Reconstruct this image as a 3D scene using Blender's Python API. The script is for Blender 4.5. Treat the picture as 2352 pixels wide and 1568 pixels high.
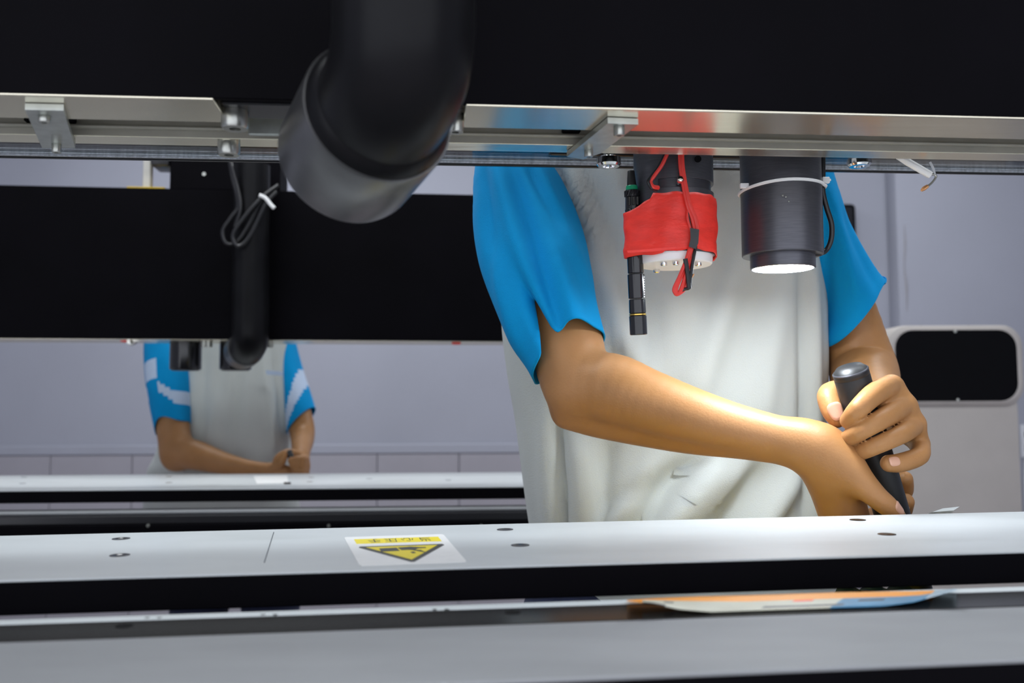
import bpy, bmesh, math, random
import numpy as np
from mathutils import Vector, Matrix

for _o in list(bpy.data.objects):
    bpy.data.objects.remove(_o, do_unlink=True)
random.seed(4); RNG = np.random.default_rng(4)
SC = bpy.context.scene
COL = SC.collection

# ------------------------------------------------------------------ camera
F = 2100.0                       # focal length in pixels of the 2352 x 1568 frame
PITCH = math.atan(146 / F); ROLL = -0.005; ZC = 1.10
CAM = np.array([0.0, 0.0, ZC])
def _rx(a): c, s = math.cos(a), math.sin(a); return np.array([[1, 0, 0], [0, c, -s], [0, s, c]])
def _rz(a): c, s = math.cos(a), math.sin(a); return np.array([[c, -s, 0], [s, c, 0], [0, 0, 1]])
RC = _rx(math.pi / 2 + PITCH) @ _rz(ROLL)
cam_d = bpy.data.cameras.new('camera'); cam_d.sensor_width = 36; cam_d.lens = F / 2352 * 36
cam_o = bpy.data.objects.new('camera', cam_d); COL.objects.link(cam_o)
_m = Matrix.Identity(4)
for i in range(3):
    for j in range(3): _m[i][j] = RC[i, j]
    _m[i][3] = CAM[i]
cam_o.matrix_world = _m
cam_d.clip_start = 0.02; cam_d.clip_end = 60
cam_d.dof.use_dof = True; cam_d.dof.focus_distance = 0.88; cam_d.dof.aperture_fstop = 6.3
SC.camera = cam_o

# ------------------------------------------------------------------ world, lights, exposure
wd = bpy.data.worlds.new('room_ambience'); SC.world = wd; wd.use_nodes = True
wd.node_tree.nodes['Background'].inputs[0].default_value = (0.86, 0.90, 1.0, 1)
wd.node_tree.nodes['Background'].inputs[1].default_value = 1.45
SC.view_settings.view_transform = 'Standard'; SC.view_settings.look = 'None'
SC.view_settings.exposure = 0.30; SC.view_settings.gamma = 1.0; SC.view_settings.use_curve_mapping = False
CEIL_Z = 2.9
CEILING_LAMPS = [(-0.9, -0.95, 7), (0.9, -0.95, 7), (-0.9, 1.0, 15), (0.9, 1.0, 15), (-1.0, 3.0, 27), (1.3, 3.0, 15)]
LAMP_COL = (0.93, 0.97, 1.0)

# ------------------------------------------------------------------ pixel / frame helpers
def C(px, py, d):
    """point at depth d along the optical axis seen at pixel (px, py)"""
    return CAM + RC @ np.array([(px - 1176) / F * d, -(py - 784) / F * d, -d])
def PR(n, d): return n / F * d                       # n pixels at depth d, in metres
def frame(th, r):
    u = np.array([math.cos(th), math.sin(th), r]); u /= np.linalg.norm(u)
    v = np.array([-math.sin(th), math.cos(th), 0]); return np.array([u, v, np.cross(u, v)])
M1 = frame(math.radians(5.94), 0.0052)               # along the near machine / into depth / up
M2 = frame(math.radians(5.2), -0.005)                # the far machine
def _ray(px, py): return RC @ np.array([(px - 1176) / F, -(py - 784) / F, -1.0])
def MV(px, py, v, M=M1): d = M @ _ray(px, py); return d * (v / d[1])
def MW(px, py, w, M=M1): d = M @ _ray(px, py); return d * (w / d[2])
def W(p, M=M1): return CAM + M.T @ np.asarray(p, float)

# ------------------------------------------------------------------ materials
MATS = {}
def mat(name, col, rough=0.5, metal=0.0, spec=0.5, var=0.06, scale=30.0, bump=0.0, bscale=None, aniso=0.0,
        stretch=(1, 1, 1), emit=None, estr=0.0, sss=0.0, trans=0.0, coat=0.0, alpha=1.0, col2=None, thr=(0.55, 0.7)):
    if name in MATS: return MATS[name]
    m = bpy.data.materials.new(name); m.use_nodes = True; nt = m.node_tree; b = nt.nodes['Principled BSDF']
    tc = nt.nodes.new('ShaderNodeTexCoord'); mp = nt.nodes.new('ShaderNodeMapping'); mp.inputs['Scale'].default_value = stretch
    nt.links.new(tc.outputs['Object'], mp.inputs['Vector'])
    nz = nt.nodes.new('ShaderNodeTexNoise'); nz.inputs['Scale'].default_value = scale; nz.inputs['Detail'].default_value = 6
    nt.links.new(mp.outputs[0], nz.inputs['Vector'])
    mr = nt.nodes.new('ShaderNodeMapRange'); mr.inputs['From Min'].default_value = 0.3; mr.inputs['From Max'].default_value = 0.7
    mr.inputs['To Min'].default_value = 1 - var; mr.inputs['To Max'].default_value = 1 + var
    nt.links.new(nz.outputs['Fac'], mr.inputs['Value'])
    mx = nt.nodes.new('ShaderNodeVectorMath'); mx.operation = 'SCALE'; mx.inputs[0].default_value = col[:3]
    nt.links.new(mr.outputs[0], mx.inputs['Scale'])
    out = mx.outputs[0]
    if col2 is not None:
        n2 = nt.nodes.new('ShaderNodeTexNoise'); n2.inputs['Scale'].default_value = scale * 0.35; n2.inputs['Detail'].default_value = 8
        nt.links.new(mp.outputs[0], n2.inputs['Vector'])
        m2 = nt.nodes.new('ShaderNodeMapRange'); m2.inputs['From Min'].default_value = thr[0]; m2.inputs['From Max'].default_value = thr[1]
        nt.links.new(n2.outputs['Fac'], m2.inputs['Value'])
        mc = nt.nodes.new('ShaderNodeMix'); mc.data_type = 'RGBA'
        nt.links.new(m2.outputs[0], mc.inputs['Factor']); nt.links.new(out, mc.inputs[6]); mc.inputs[7].default_value = (*col2, 1)
        out = mc.outputs[2]
    nt.links.new(out, b.inputs['Base Color'])
    b.inputs['Roughness'].default_value = rough; b.inputs['Metallic'].default_value = metal
    b.inputs['Specular IOR Level'].default_value = spec
    if aniso: b.inputs['Anisotropic'].default_value = aniso
    if sss: b.inputs['Subsurface Weight'].default_value = sss; b.inputs['Subsurface Radius'].default_value = (0.01, 0.004, 0.002); b.inputs['Subsurface Scale'].default_value = 1.0
    if trans: b.inputs['Transmission Weight'].default_value = trans
    if coat: b.inputs['Coat Weight'].default_value = coat
    if emit: b.inputs['Emission Color'].default_value = (*emit, 1); b.inputs['Emission Strength'].default_value = estr
    if bump:
        bp = nt.nodes.new('ShaderNodeBump'); bp.inputs['Strength'].default_value = bump; bp.inputs['Distance'].default_value = 0.002
        nb = nt.nodes.new('ShaderNodeTexNoise'); nb.inputs['Scale'].default_value = bscale or scale * 4; nb.inputs['Detail'].default_value = 4
        nt.links.new(mp.outputs[0], nb.inputs['Vector']); nt.links.new(nb.outputs['Fac'], bp.inputs['Height'])
        nt.links.new(bp.outputs[0], b.inputs['Normal'])
    MATS[name] = m; return m

def srgb(r, g, b):
    f = lambda c: (c / 255 / 12.92) if c / 255 <= 0.04045 else ((c / 255 + 0.055) / 1.055) ** 2.4
    return (f(r), f(g), f(b))
mat('black_panel', (0.0018, 0.0015, 0.0026), 0.6, var=0.25, scale=8, spec=0.05)
mat('black_anodised', (0.012, 0.012, 0.015), 0.32, metal=0.0, var=0.2, scale=60, spec=0.6, stretch=(1, 1, 30))
mat('black_rubber', (0.012, 0.012, 0.013), 0.45, var=0.2)
mat('hose_black', (0.007, 0.007, 0.008), 0.33, var=0.25, scale=20, spec=0.13)
mat('sleeve_steel', (0.17, 0.17, 0.172), 0.30, metal=0.85, var=0.12, scale=40, aniso=0.5)
mat('beam_aluminium', (0.82, 0.765, 0.61), 0.22, metal=0.9, var=0.05, scale=60, stretch=(0.15, 6, 6), aniso=0.6)
mat('groove_shaded_aluminium', (0.34, 0.33, 0.28), 0.55, metal=0.3, var=0.08, scale=40)  # beam aluminium with the groove's shadow put into its colour
mat('tab_zinc', (0.50, 0.53, 0.50), 0.33, metal=0.8, var=0.12, scale=90)
mat('bolt_steel', (0.46, 0.47, 0.43), 0.30, metal=0.9, var=0.15, scale=200)
mat('chrome', (0.80, 0.80, 0.80), 0.12, metal=1.0, var=0.05)
mat('dark_hole', (0.004, 0.004, 0.005), 0.8, spec=0.1)
mat('bar_white', srgb(196, 200, 201), 0.38, var=0.035, scale=14, spec=0.5, col2=srgb(178, 182, 181), thr=(0.56, 0.82), stretch=(1, 2.5, 1))
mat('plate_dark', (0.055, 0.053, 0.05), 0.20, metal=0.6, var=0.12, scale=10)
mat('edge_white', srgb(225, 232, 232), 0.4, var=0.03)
mat('table_grey', (0.315, 0.325, 0.335), 0.65, metal=0.0, spec=0.2, var=0.07, scale=9, stretch=(1, 3, 1))
mat('tape_red', srgb(250, 56, 44), 0.5, var=0.10, scale=60, bump=0.3, bscale=160, stretch=(1, 1, 2.2))
mat('nylon_white', srgb(248, 248, 246), 0.4, var=0.02)
mat('wire_red', srgb(232, 62, 54), 0.4, var=0.05)
mat('wire_black', (0.014, 0.014, 0.016), 0.35, var=0.1)
mat('tape_black', (0.02, 0.02, 0.022), 0.45, var=0.2, scale=120)
mat('green_ring', srgb(20, 150, 105), 0.35)
mat('gold', (0.75, 0.50, 0.12), 0.25, metal=1.0)
mat('copper', (0.85, 0.42, 0.18), 0.35, metal=0.7)
mat('gloss_black', (0.010, 0.010, 0.012), 0.16, spec=0.6, var=0.1)
mat('led', (1, 1, 1), 0.4, emit=(0.86, 0.93, 1.0), estr=110.0)
mat('label_white', srgb(240, 240, 238), 0.35, var=0.03, scale=120)
mat('label_yellow', srgb(240, 218, 0), 0.4, var=0.03)
mat('print_black', (0.015, 0.015, 0.012), 0.5)
mat('wall_paint', srgb(159, 161, 173), 0.7, var=0.03, scale=2.2, bump=0.1, bscale=60, col2=srgb(148, 150, 161), thr=(0.5, 0.8))
mat('wall_tile', srgb(160, 157, 165), 0.35, var=0.03, scale=5)
mat('grout', srgb(150, 148, 152), 0.8)
mat('floor_mat', srgb(172, 164, 168), 0.5, var=0.05, scale=6)
mat('ceiling_mat', srgb(215, 215, 215), 0.8, var=0.02)
mat('cabinet_beige', srgb(178, 172, 167), 0.5, var=0.03, scale=12, bump=0.05, bscale=200)
mat('cabinet_window', (0.003, 0.003, 0.004), 0.5, spec=0.06)
mat('switch_white', srgb(205, 207, 212), 0.4)
mat('yellow_plastic', srgb(205, 170, 0), 0.5)
mat('cream_paint', srgb(200, 198, 190), 0.5)
mat('acrylic_edge', srgb(190, 195, 205), 0.12, var=0.3, scale=300, spec=0.8)
mat('denim', srgb(28, 36, 66), 0.85, var=0.2, scale=120, bump=0.3, bscale=500)
mat('shoe', (0.02, 0.02, 0.022), 0.5)
mat('cloth_teal', srgb(30, 62, 52), 0.8, var=0.15, scale=40, col2=srgb(40, 92, 110), thr=(0.45, 0.6))
mat('shirt_grey', srgb(203, 208, 204), 0.85, var=0.035, scale=8, bump=0.35, bscale=900, spec=0.2, col2=srgb(190, 194, 186), thr=(0.58, 0.85))
mat('sleeve_blue', srgb(0, 150, 214), 0.85, var=0.05, scale=14, bump=0.3, bscale=900, spec=0.2)
mat('stripe_pale', srgb(196, 214, 238), 0.8, var=0.05, scale=300)
mat('skin', srgb(172, 123, 75), 0.48, var=0.07, scale=26, bump=0.12, bscale=420, sss=0.12, spec=0.4, col2=srgb(184, 135, 90), thr=(0.45, 0.7))
mat('nail', srgb(214, 164, 138), 0.28, spec=0.5, var=0.02)
mat('hair', (0.012, 0.010, 0.009), 0.5, var=0.3, scale=150)
mat('eye_white', (0.8, 0.8, 0.78), 0.2)
mat('eye_dark', (0.02, 0.012, 0.01), 0.15)
mat('lip', srgb(168, 98, 84), 0.45)
mat('orange_film', srgb(252, 160, 0), 0.55, var=0.05, scale=12)
mat('yellow_bounce', srgb(250, 210, 0), 0.5, var=0.05, scale=12)  # yellow of the added bounce sheet on the bed
mat('anodised_grey', (0.10, 0.10, 0.115), 0.34, metal=0.6, var=0.12, scale=60, stretch=(1, 1, 14), spec=0.5)

# acrylic sheet: clear with a faint reflection
_a = bpy.data.materials.new('clear_acrylic'); _a.use_nodes = True
_nt = _a.node_tree; _nt.nodes.clear()
_o = _nt.nodes.new('ShaderNodeOutputMaterial'); _t = _nt.nodes.new('ShaderNodeBsdfTransparent'); _g = _nt.nodes.new('ShaderNodeBsdfGlossy')
_t.inputs[0].default_value = (0.93, 0.95, 0.96, 1); _g.inputs['Roughness'].default_value = 0.06
_fr = _nt.nodes.new('ShaderNodeFresnel'); _fr.inputs[0].default_value = 1.4
_mx = _nt.nodes.new('ShaderNodeMixShader'); _nt.links.new(_fr.outputs[0], _mx.inputs[0]); _nt.links.new(_t.outputs[0], _mx.inputs[1]); _nt.links.new(_g.outputs[0], _mx.inputs[2]); _nt.links.new(_mx.outputs[0], _o.inputs[0])
MATS['clear_acrylic'] = _a

# ------------------------------------------------------------------ mesh building
def _n(v): v = np.asarray(v, float); return v / (np.linalg.norm(v) + 1e-12)
class MB:
    def __init__(s): s.v = []; s.f = []
    def add(s, vs, fs):
        o = len(s.v); s.v += [tuple(map(float, p)) for p in vs]; s.f += [tuple(i + o for i in f) for f in fs]; return s
    def box(s, lo, hi, M=None, bev=0.0, seg=1):
        """box between two corners; with M the corners are in that machine frame, else world"""
        bm = bmesh.new(); bmesh.ops.create_cube(bm, size=1)
        lo = np.asarray(lo, float); hi = np.asarray(hi, float)
        for q in bm.verts: q.co = Vector([(lo[i] + hi[i]) / 2 + q.co[i] * (hi[i] - lo[i]) for i in range(3)])
        if bev: bmesh.ops.bevel(bm, geom=bm.edges[:], offset=bev, segments=seg, profile=0.5, affect='EDGES')
        bm.verts.index_update()
        vs = [np.array(q.co) for q in bm.verts]; fs = [[q.index for q in f.verts] for f in bm.faces]; bm.free()
        if M is not None: vs = [W(p, M) for p in vs]
        return s.add(vs, fs)
    def lathe(s, prof, p, axis=(0, 0, 1), n=32, a0=0.0, a1=2 * math.pi, ref=None, caps=True):
        """prof: list of (r, h) along axis from p"""
        ax = _n(axis); r0 = np.array(ref if ref is not None else ((1, 0, 0) if abs(ax[0]) < 0.9 else (0, 1, 0)), float)
        e1 = _n(r0 - ax * (r0 @ ax)); e2 = np.cross(ax, e1); full = abs(a1 - a0 - 2 * math.pi) < 1e-6
        m = n if full else n + 1; vs = []
        for r, h in prof:
            for i in range(m):
                a = a0 + (a1 - a0) * i / n
                vs.append(np.asarray(p) + ax * h + (e1 * math.cos(a) + e2 * math.sin(a)) * r)
        fs = []
        for k in range(len(prof) - 1):
            for i in range(n):
                j = (i + 1) % m if full else i + 1
                fs.append((k * m + i, k * m + j, (k + 1) * m + j, (k + 1) * m + i))
        if full and caps:
            if prof[0][0] > 1e-6: fs.append(tuple(range(m - 1, -1, -1)))
            if prof[-1][0] > 1e-6: fs.append(tuple((len(prof) - 1) * m + i for i in range(m)))
        if not full:
            fs.append(tuple(k * m for k in range(len(prof)))); fs.append(tuple(k * m + m - 1 for k in reversed(range(len(prof)))))
        return s.add(vs, fs)
    def tube(s, pts, r, n=10, cap=True, smooth=6):
        pts = [np.asarray(p, float) for p in pts]
        if smooth and len(pts) > 2: pts = spline(pts, smooth)
        m = len(pts); rr = r if hasattr(r, '__len__') else [r] * m
        if len(rr) != m: rr = np.interp(np.linspace(0, 1, m), np.linspace(0, 1, len(rr)), rr)
        T = [_n(pts[min(i + 1, m - 1)] - pts[max(i - 1, 0)]) for i in range(m)]
        ref = np.array([0, 0, 1.0]) if abs(T[0][2]) < 0.9 else np.array([1.0, 0, 0])
        e = _n(ref - T[0] * (ref @ T[0])); vs = []
        for i in range(m):
            e = _n(e - T[i] * (e @ T[i])); b = np.cross(T[i], e)
            for k in range(n):
                a = 2 * math.pi * k / n; vs.append(pts[i] + (e * math.cos(a) + b * math.sin(a)) * rr[i])
        fs = [(i * n + k, i * n + (k + 1) % n, (i + 1) * n + (k + 1) % n, (i + 1) * n + k) for i in range(m - 1) for k in range(n)]
        if cap: fs += [tuple(range(n - 1, -1, -1)), tuple((m - 1) * n + k for k in range(n))]
        return s.add(vs, fs)
    def poly(s, pts, th, nrm):
        """flat polygon extruded by th along nrm"""
        pts = [np.asarray(p, float) for p in pts]; k = len(pts); nrm = _n(nrm)
        vs = pts + [p + nrm * th for p in pts]
        fs = [tuple(range(k - 1, -1, -1)), tuple(k + i for i in range(k))] + [(i, (i + 1) % k, k + (i + 1) % k, k + i) for i in range(k)]
        return s.add(vs, fs)
    def grid(s, rows, closed=False):
        m = len(rows); n = len(rows[0]); vs = [p for r in rows for p in r]
        fs = [(i * n + k, i * n + (k + 1) % n, (i + 1) * n + (k + 1) % n, (i + 1) * n + k) for i in range(m - 1) for k in range(n if closed else n - 1)]
        return s.add(vs, fs)
def spline(pts, k):
    P = [pts[0]] + list(pts) + [pts[-1]]; out = []
    for i in range(1, len(P) - 2):
        p0, p1, p2, p3 = P[i - 1], P[i], P[i + 1], P[i + 2]
        for j in range(k):
            t = j / k
            out.append(0.5 * ((2 * p1) + (-p0 + p2) * t + (2 * p0 - 5 * p1 + 4 * p2 - p3) * t * t + (-p0 + 3 * p1 - 3 * p2 + p3) * t ** 3))
    out.append(P[-2]); return out

def emit(name, mb, m, parent=None, label=None, cat=None, group=None, kind=None, sharp=35, mats=None, fmat=None, fix=True):
    """one mesh object; its origin sits at its own base (or at the parent's origin)"""
    v = np.array(mb.v, float)
    if parent is None: org = np.array([(v[:, 0].min() + v[:, 0].max()) / 2, (v[:, 1].min() + v[:, 1].max()) / 2, v[:, 2].min()]); base = org
    else:
        base = np.zeros(3); q = parent
        while q is not None: base = base + np.array(q.location); q = q.parent
        org = np.zeros(3)
    me = bpy.data.meshes.new(name); me.from_pydata([tuple(p) for p in v - base], [], mb.f)
    if fix:
        bm = bmesh.new(); bm.from_mesh(me); bmesh.ops.recalc_face_normals(bm, faces=bm.faces); bm.to_mesh(me); bm.free()
    for mm in (mats or [m]): me.materials.append(MATS[mm])
    me.polygons.foreach_set('use_smooth', [True] * len(me.polygons))
    if fmat is not None: me.polygons.foreach_set('material_index', np.asarray(fmat, dtype=np.int32))
    if sharp: me.set_sharp_from_angle(angle=math.radians(sharp))
    me.update()
    o = bpy.data.objects.new(name, me); COL.objects.link(o); o.location = org
    if parent is not None: o.parent = parent
    return tag(o, label, cat, group, kind)
def tag(o, label=None, cat=None, group=None, kind=None):
    if label: o['label'] = label
    if cat: o['category'] = cat
    if group: o['group'] = group
    if kind: o['kind'] = kind
    return o
def thing(name, loc, label, cat, group=None):
    o = bpy.data.objects.new(name, None); COL.objects.link(o); o.location = tuple(loc); o.empty_display_size = 0.05
    return tag(o, label, cat, group)
# ================================================================== THE ROOM
WALL_Y = 4.2
emit('floor', MB().box((-3.6, -2.2, -0.05), (3.6, WALL_Y + 0.1, 0.0)), 'floor_mat', kind='structure')
emit('ceiling', MB().box((-3.6, -2.2, CEIL_Z), (3.6, WALL_Y + 0.1, CEIL_Z + 0.05)), 'ceiling_mat', kind='structure')
wall = emit('wall_back', MB().box((-2.75, WALL_Y, 0.0), (2.75, WALL_Y + 0.1, CEIL_Z)), 'wall_paint', kind='structure')
emit('blocker_wall_left', MB().box((-2.75, -1.3, 0.0), (-2.65, WALL_Y - 0.02, CEIL_Z)), 'wall_paint', kind='structure')  # added out of view to block light from the left
emit('blocker_wall_right', MB().box((2.65, -1.3, 0.0), (2.75, WALL_Y - 0.12, CEIL_Z)), 'wall_paint', kind='structure')  # likewise added, unseen, to block light from the right
TILE_W, TILE_H, TILE_TOP = 0.372, 0.292, 0.880
tm = None
for r in range(3):
    for c in range(-3, 10):
        x0 = -1.36 + c * TILE_W + (0.0 if c < 1 else 0.0); z1 = TILE_TOP - r * TILE_H
        if tm is None:
            o = emit('wall_tile', MB().box((x0 + 0.002, WALL_Y - 0.012, z1 - TILE_H + 0.003), (x0 + TILE_W - 0.002, WALL_Y - 0.0005, z1), bev=0.0015), 'wall_tile', parent=wall)
            tm = o; t0 = (x0, z1)
        else:
            o = tm.copy(); COL.objects.link(o); o.parent = wall; o.location = (x0 - t0[0], 0, z1 - t0[1])
emit('trim_1', MB().box((-2.64, WALL_Y - 0.016, TILE_TOP + 0.002), (2.0, WALL_Y, TILE_TOP + 0.046), bev=0.004), 'wall_paint', kind='structure')
# pilaster on the right
px0 = C(2046, 600, WALL_Y)[0]
emit('trim_2', MB().box((px0, WALL_Y - 0.11, 0), (2.75, WALL_Y, CEIL_Z), bev=0.012, seg=2), 'wall_paint', kind='structure')
pc = C(2084, 600, WALL_Y - 0.1)[0]
pts = [C(2077, 515, 1), C(2079, 560, 1), C(2077, 610, 1), C(2082, 660, 1), C(2083, 715, 1)]
pts = [CAM + (p - CAM) * ((WALL_Y - 0.1105) / (p - CAM)[1]) for p in pts]
emit('wall_crack', MB().tube(pts, [0.001, 0.004, 0.002, 0.005, 0.001], n=6), 'grout', label='thin dark crack running down the wall above the beige cabinet', cat='crack')

# ceiling lamps (out of frame, the room's light)
lm = None
for i, (x, y, e) in enumerate(CEILING_LAMPS):
    t = thing('ceiling_lamp', (x, y, CEIL_Z - 0.07), ['white fluorescent ceiling lamp behind the camera, left', 'white fluorescent ceiling lamp behind the camera, right', 'white fluorescent ceiling lamp over the near worker, left', 'white fluorescent ceiling lamp over the near worker, right', 'white fluorescent ceiling lamp near the back wall, left', 'white fluorescent ceiling lamp near the back wall, right'][i], 'lamp', 'fluorescent ceiling lamps')
    emit('lamp_tray', MB().box((x - 0.62, y - 0.16, CEIL_Z - 0.07), (x + 0.62, y + 0.16, CEIL_Z - 0.001), bev=0.01), 'cream_paint', parent=t)
    ld = bpy.data.lights.new('fluorescent_light', 'AREA'); ld.shape = 'RECTANGLE'; ld.size = 1.2; ld.size_y = 0.28; ld.energy = e; ld.color = LAMP_COL
    lo = bpy.data.objects.new('fluorescent_light', ld); COL.objects.link(lo); lo.parent = t; lo.location = (0, 0, -0.004)

# dark panel on the wall behind the near worker's sleeve
a = C(1890, 462, WALL_Y - 0.06); b = C(1976, 585, WALL_Y - 0.06)
t = thing('wall_screen', (a[0] / 2 + b[0] / 2, WALL_Y - 0.06, b[2]), 'black rounded panel on the wall, half hidden by the blue sleeve', 'panel')
emit('screen_body', MB().box((a[0], WALL_Y - 0.07, b[2]), (b[0], WALL_Y - 0.001, a[2]), bev=0.02, seg=3), 'cabinet_window', parent=t)
emit('screen_bezel', MB().box((a[0] + 0.02, WALL_Y - 0.074, b[2] + 0.02), (b[0] - 0.02, WALL_Y - 0.068, a[2] - 0.02), bev=0.002), 'gloss_black', parent=t)
# switch plates on the wall beside the cabinet
for (y0, y1, lab) in ((975, 1050, 'white wall socket plate at the right edge beside the beige cabinet'),):
    a = C(2338, y0, WALL_Y - 0.115); b = C(2385, y1, WALL_Y - 0.115)
    t = thing('wall_socket', (a[0] / 2 + b[0] / 2, WALL_Y - 0.115, b[2]), lab, 'socket')
    emit('socket_plate', MB().box((a[0], WALL_Y - 0.125, b[2]), (b[0], WALL_Y - 0.1105, a[2]), bev=0.004), 'switch_white', parent=t)
    for k in range(2):
        zz = b[2] + (a[2] - b[2]) * (0.3 + 0.4 * k)
        emit('socket_slot', MB().box((a[0] + 0.012, WALL_Y - 0.127, zz - 0.012), (a[0] + 0.02, WALL_Y - 0.1245, zz + 0.012), bev=0.001), 'dark_hole', parent=t)
a = C(2341, 1052, WALL_Y - 0.13)
emit('wall_cable', MB().tube([(a[0] + 0.02, WALL_Y - 0.124, a[2]), (a[0] + 0.012, WALL_Y - 0.124, a[2] - 0.2), (a[0] + 0.02, WALL_Y - 0.124, 0.02)], 0.008), 'switch_white', label='pale cable running down the wall below the socket plate', cat='cable')

# beige cabinet with a black window
def rrect(cx, cz, hw, hh, r, n=6):
    out = []
    for (sx, sz, a0) in ((1, 1, 0), (-1, 1, 90), (-1, -1, 180), (1, -1, 270)):
        for k in range(n + 1):
            a = math.radians(a0 + 90 * k / n); out.append((cx + sx * (hw - r) + r * math.cos(a), cz + sz * (hh - r) + r * math.sin(a)))
    return out
DCB = 2.55
tl = C(2036, 747, DCB); br = C(2352, 932, DCB); bt = C(2082, 940, DCB); bb = C(2340, 940, DCB)
cb = thing('control_cabinet', (tl[0] / 2 + br[0] / 2, tl[1] + 0.2, 0), 'beige metal cabinet with a black rounded window in its hood, by the wall', 'cabinet')
y0 = tl[1]
def slab(pts2, ya, yb): return MB().poly([(x, ya, z) for x, z in pts2], yb - ya, (0, 1, 0))
cxh, czh, hw, hh = (tl[0] + br[0]) / 2, (tl[2] + br[2]) / 2, (br[0] - tl[0]) / 2, (tl[2] - br[2]) / 2
mb = MB(); rings = [(0.0, 0.012), (0.006, 0.003), (0.014, 0.0), (0.30, 0.0)]
rows = [[(x, y0 + dy, z) for x, z in rrect(cxh, czh, hw - ins, hh - ins, 0.055)] for dy, ins in rings]
mb.grid([[np.array(p) for p in r] for r in rows], closed=True); mb.add(rows[-1], [tuple(range(len(rows[-1])))])
inner = [(x, y0, z) for x, z in rrect(cxh, czh, hw - 0.022, hh - 0.014, 0.05)]; k = len(inner)
mb.add(rows[0] + inner, [(i, (i + 1) % k, k + (i + 1) % k, k + i) for i in range(k)])
emit('hood', mb, 'cabinet_beige', parent=cb)
win = rrect(cxh, czh, hw - 0.020, hh - 0.012, 0.048)
emit('window', slab(win, y0 + 0.003, y0 + 0.02), 'cabinet_window', parent=cb)
for zz in (czh + hh - 0.018, czh - hh + 0.018):
    emit('screw', MB().lathe([(0.0001, -0.004), (0.004, -0.003), (0.004, 0.004)], (cxh + 0.0, y0 + 0.001, zz), (0, 1, 0), n=10), 'bolt_steel', parent=cb)
emit('body', MB().box((bt[0], y0 + 0.012, 0.05), (bb[0], y0 + 0.34, br[2] + 0.02), bev=0.012, seg=2), 'cabinet_beige', parent=cb)
emit('plinth', MB().box((bt[0] + 0.02, y0 + 0.03, 0.0), (bb[0] - 0.02, y0 + 0.32, 0.055)), 'black_panel', parent=cb)
for xx in (2130, 2240):
    p = C(xx, 744, DCB); emit('rivet', MB().lathe([(0.0045, 0), (0.004, 0.003), (0.0005, 0.004)], (p[0], y0 + 0.04, tl[2] - 0.001), (0, 0, 1), n=8), 'dark_hole', parent=cb)

# ================================================================== NEAR MACHINE
UL, UR = -1.15, 1.25          # extent along the machine
BAR_W = -0.1034; BAR_N, BAR_F = 0.594, 0.801; BAR_B = -0.1250
UP_W = 0.2114; UP_N, UP_F = 0.635, 0.751; GR_N, GR_F = 0.6855, 0.7275; BEAM_TOP = 0.56
LOW_W = -0.1200; KL = LOW_W / -0.1415          # the lower shelf stands in front of the press bar
FLOOR_W = -ZC

# gantry beam
bp = W((0.05, 0.69, UP_W))
beam = thing('gantry_beam', bp, 'long black gantry beam across the top with a bright aluminium underside', 'beam')
emit('front_cover', MB().box((UL, UP_N, UP_W + 0.0012), (UR, UP_N + 0.004, BEAM_TOP), M1, bev=0.0008), 'black_panel', parent=beam)
emit('top_cover', MB().box((UL, UP_N, BEAM_TOP), (UR, UP_F + 0.02, BEAM_TOP + 0.004), M1), 'black_panel', parent=beam)
emit('core', MB().box((UL, UP_N + 0.006, UP_W + 0.028), (UR, UP_F, BEAM_TOP - 0.002), M1), 'black_panel', parent=beam)
blk_l, blk_r = MV(508, 240, 0.66)[0], MV(1066, 260, 0.66)[0]
# the near flange is cut out where the hose carrier hangs
for (a, b) in ((UL, blk_l), (blk_r, UR)):
    emit('near_flange', MB().box((a, UP_N + 0.0005, UP_W), (b, GR_N, UP_W + 0.012), M1, bev=0.0006), 'beam_aluminium', parent=beam)
emit('groove_wall', MB().box((UL, GR_F - 0.0005, UP_W + 0.0005), (UR, GR_F + 0.004, UP_W + 0.030), M1), 'groove_shaded_aluminium', parent=beam)
emit('groove_bed', MB().box((UL, UP_N + 0.006, UP_W + 0.0165), (UR, GR_F, UP_W + 0.028), M1), 'groove_shaded_aluminium', parent=beam)
emit('groove_lip', MB().box((UL, GR_F - 0.006, UP_W + 0.0052), (UR, GR_F, UP_W + 0.0078), M1, bev=0.001), 'groove_shaded_aluminium', parent=beam)
emit('far_flange', MB().box((UL, GR_F, UP_W), (UR, UP_F - 0.004, UP_W + 0.010), M1, bev=0.0006), 'beam_aluminium', parent=beam)
emit('far_edge_strip', MB().box((UL, UP_F - 0.0036, UP_W + 0.0004), (UR, UP_F, UP_W + 0.012), M1, bev=0.0006), 'beam_aluminium', parent=beam)
# slots in the groove wall
for (x0, x1, y) in ((160, 178, 278), (62, 74, 277), (1289, 1331, 301)):
    a = MV(x0, y, GR_F); b = MV(x1, y, GR_F); w = a[2]
    emit('slot', MB().box((a[0], GR_F - 0.0068, w - 0.0024), (b[0], GR_F - 0.0004, w + 0.0024), M1, bev=0.001), 'dark_hole', parent=beam)
# hose carrier block in the cut-out
emit('carrier_block', MB().box((blk_l + 0.001, UP_N + 0.02, UP_W + 0.004), (blk_r - 0.001, GR_N + 0.002, UP_W + 0.016), M1, bev=0.001), 'black_anodised', parent=beam)
a = MV(572, 275, GR_F - 0.012); b = MV(690, 275, GR_F - 0.012)
emit('carrier_plate', MB().box((a[0], GR_F - 0.016, UP_W - 0.001), (b[0], GR_F - 0.011, UP_W + 0.016), M1, bev=0.001), 'tab_zinc', parent=beam)

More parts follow.
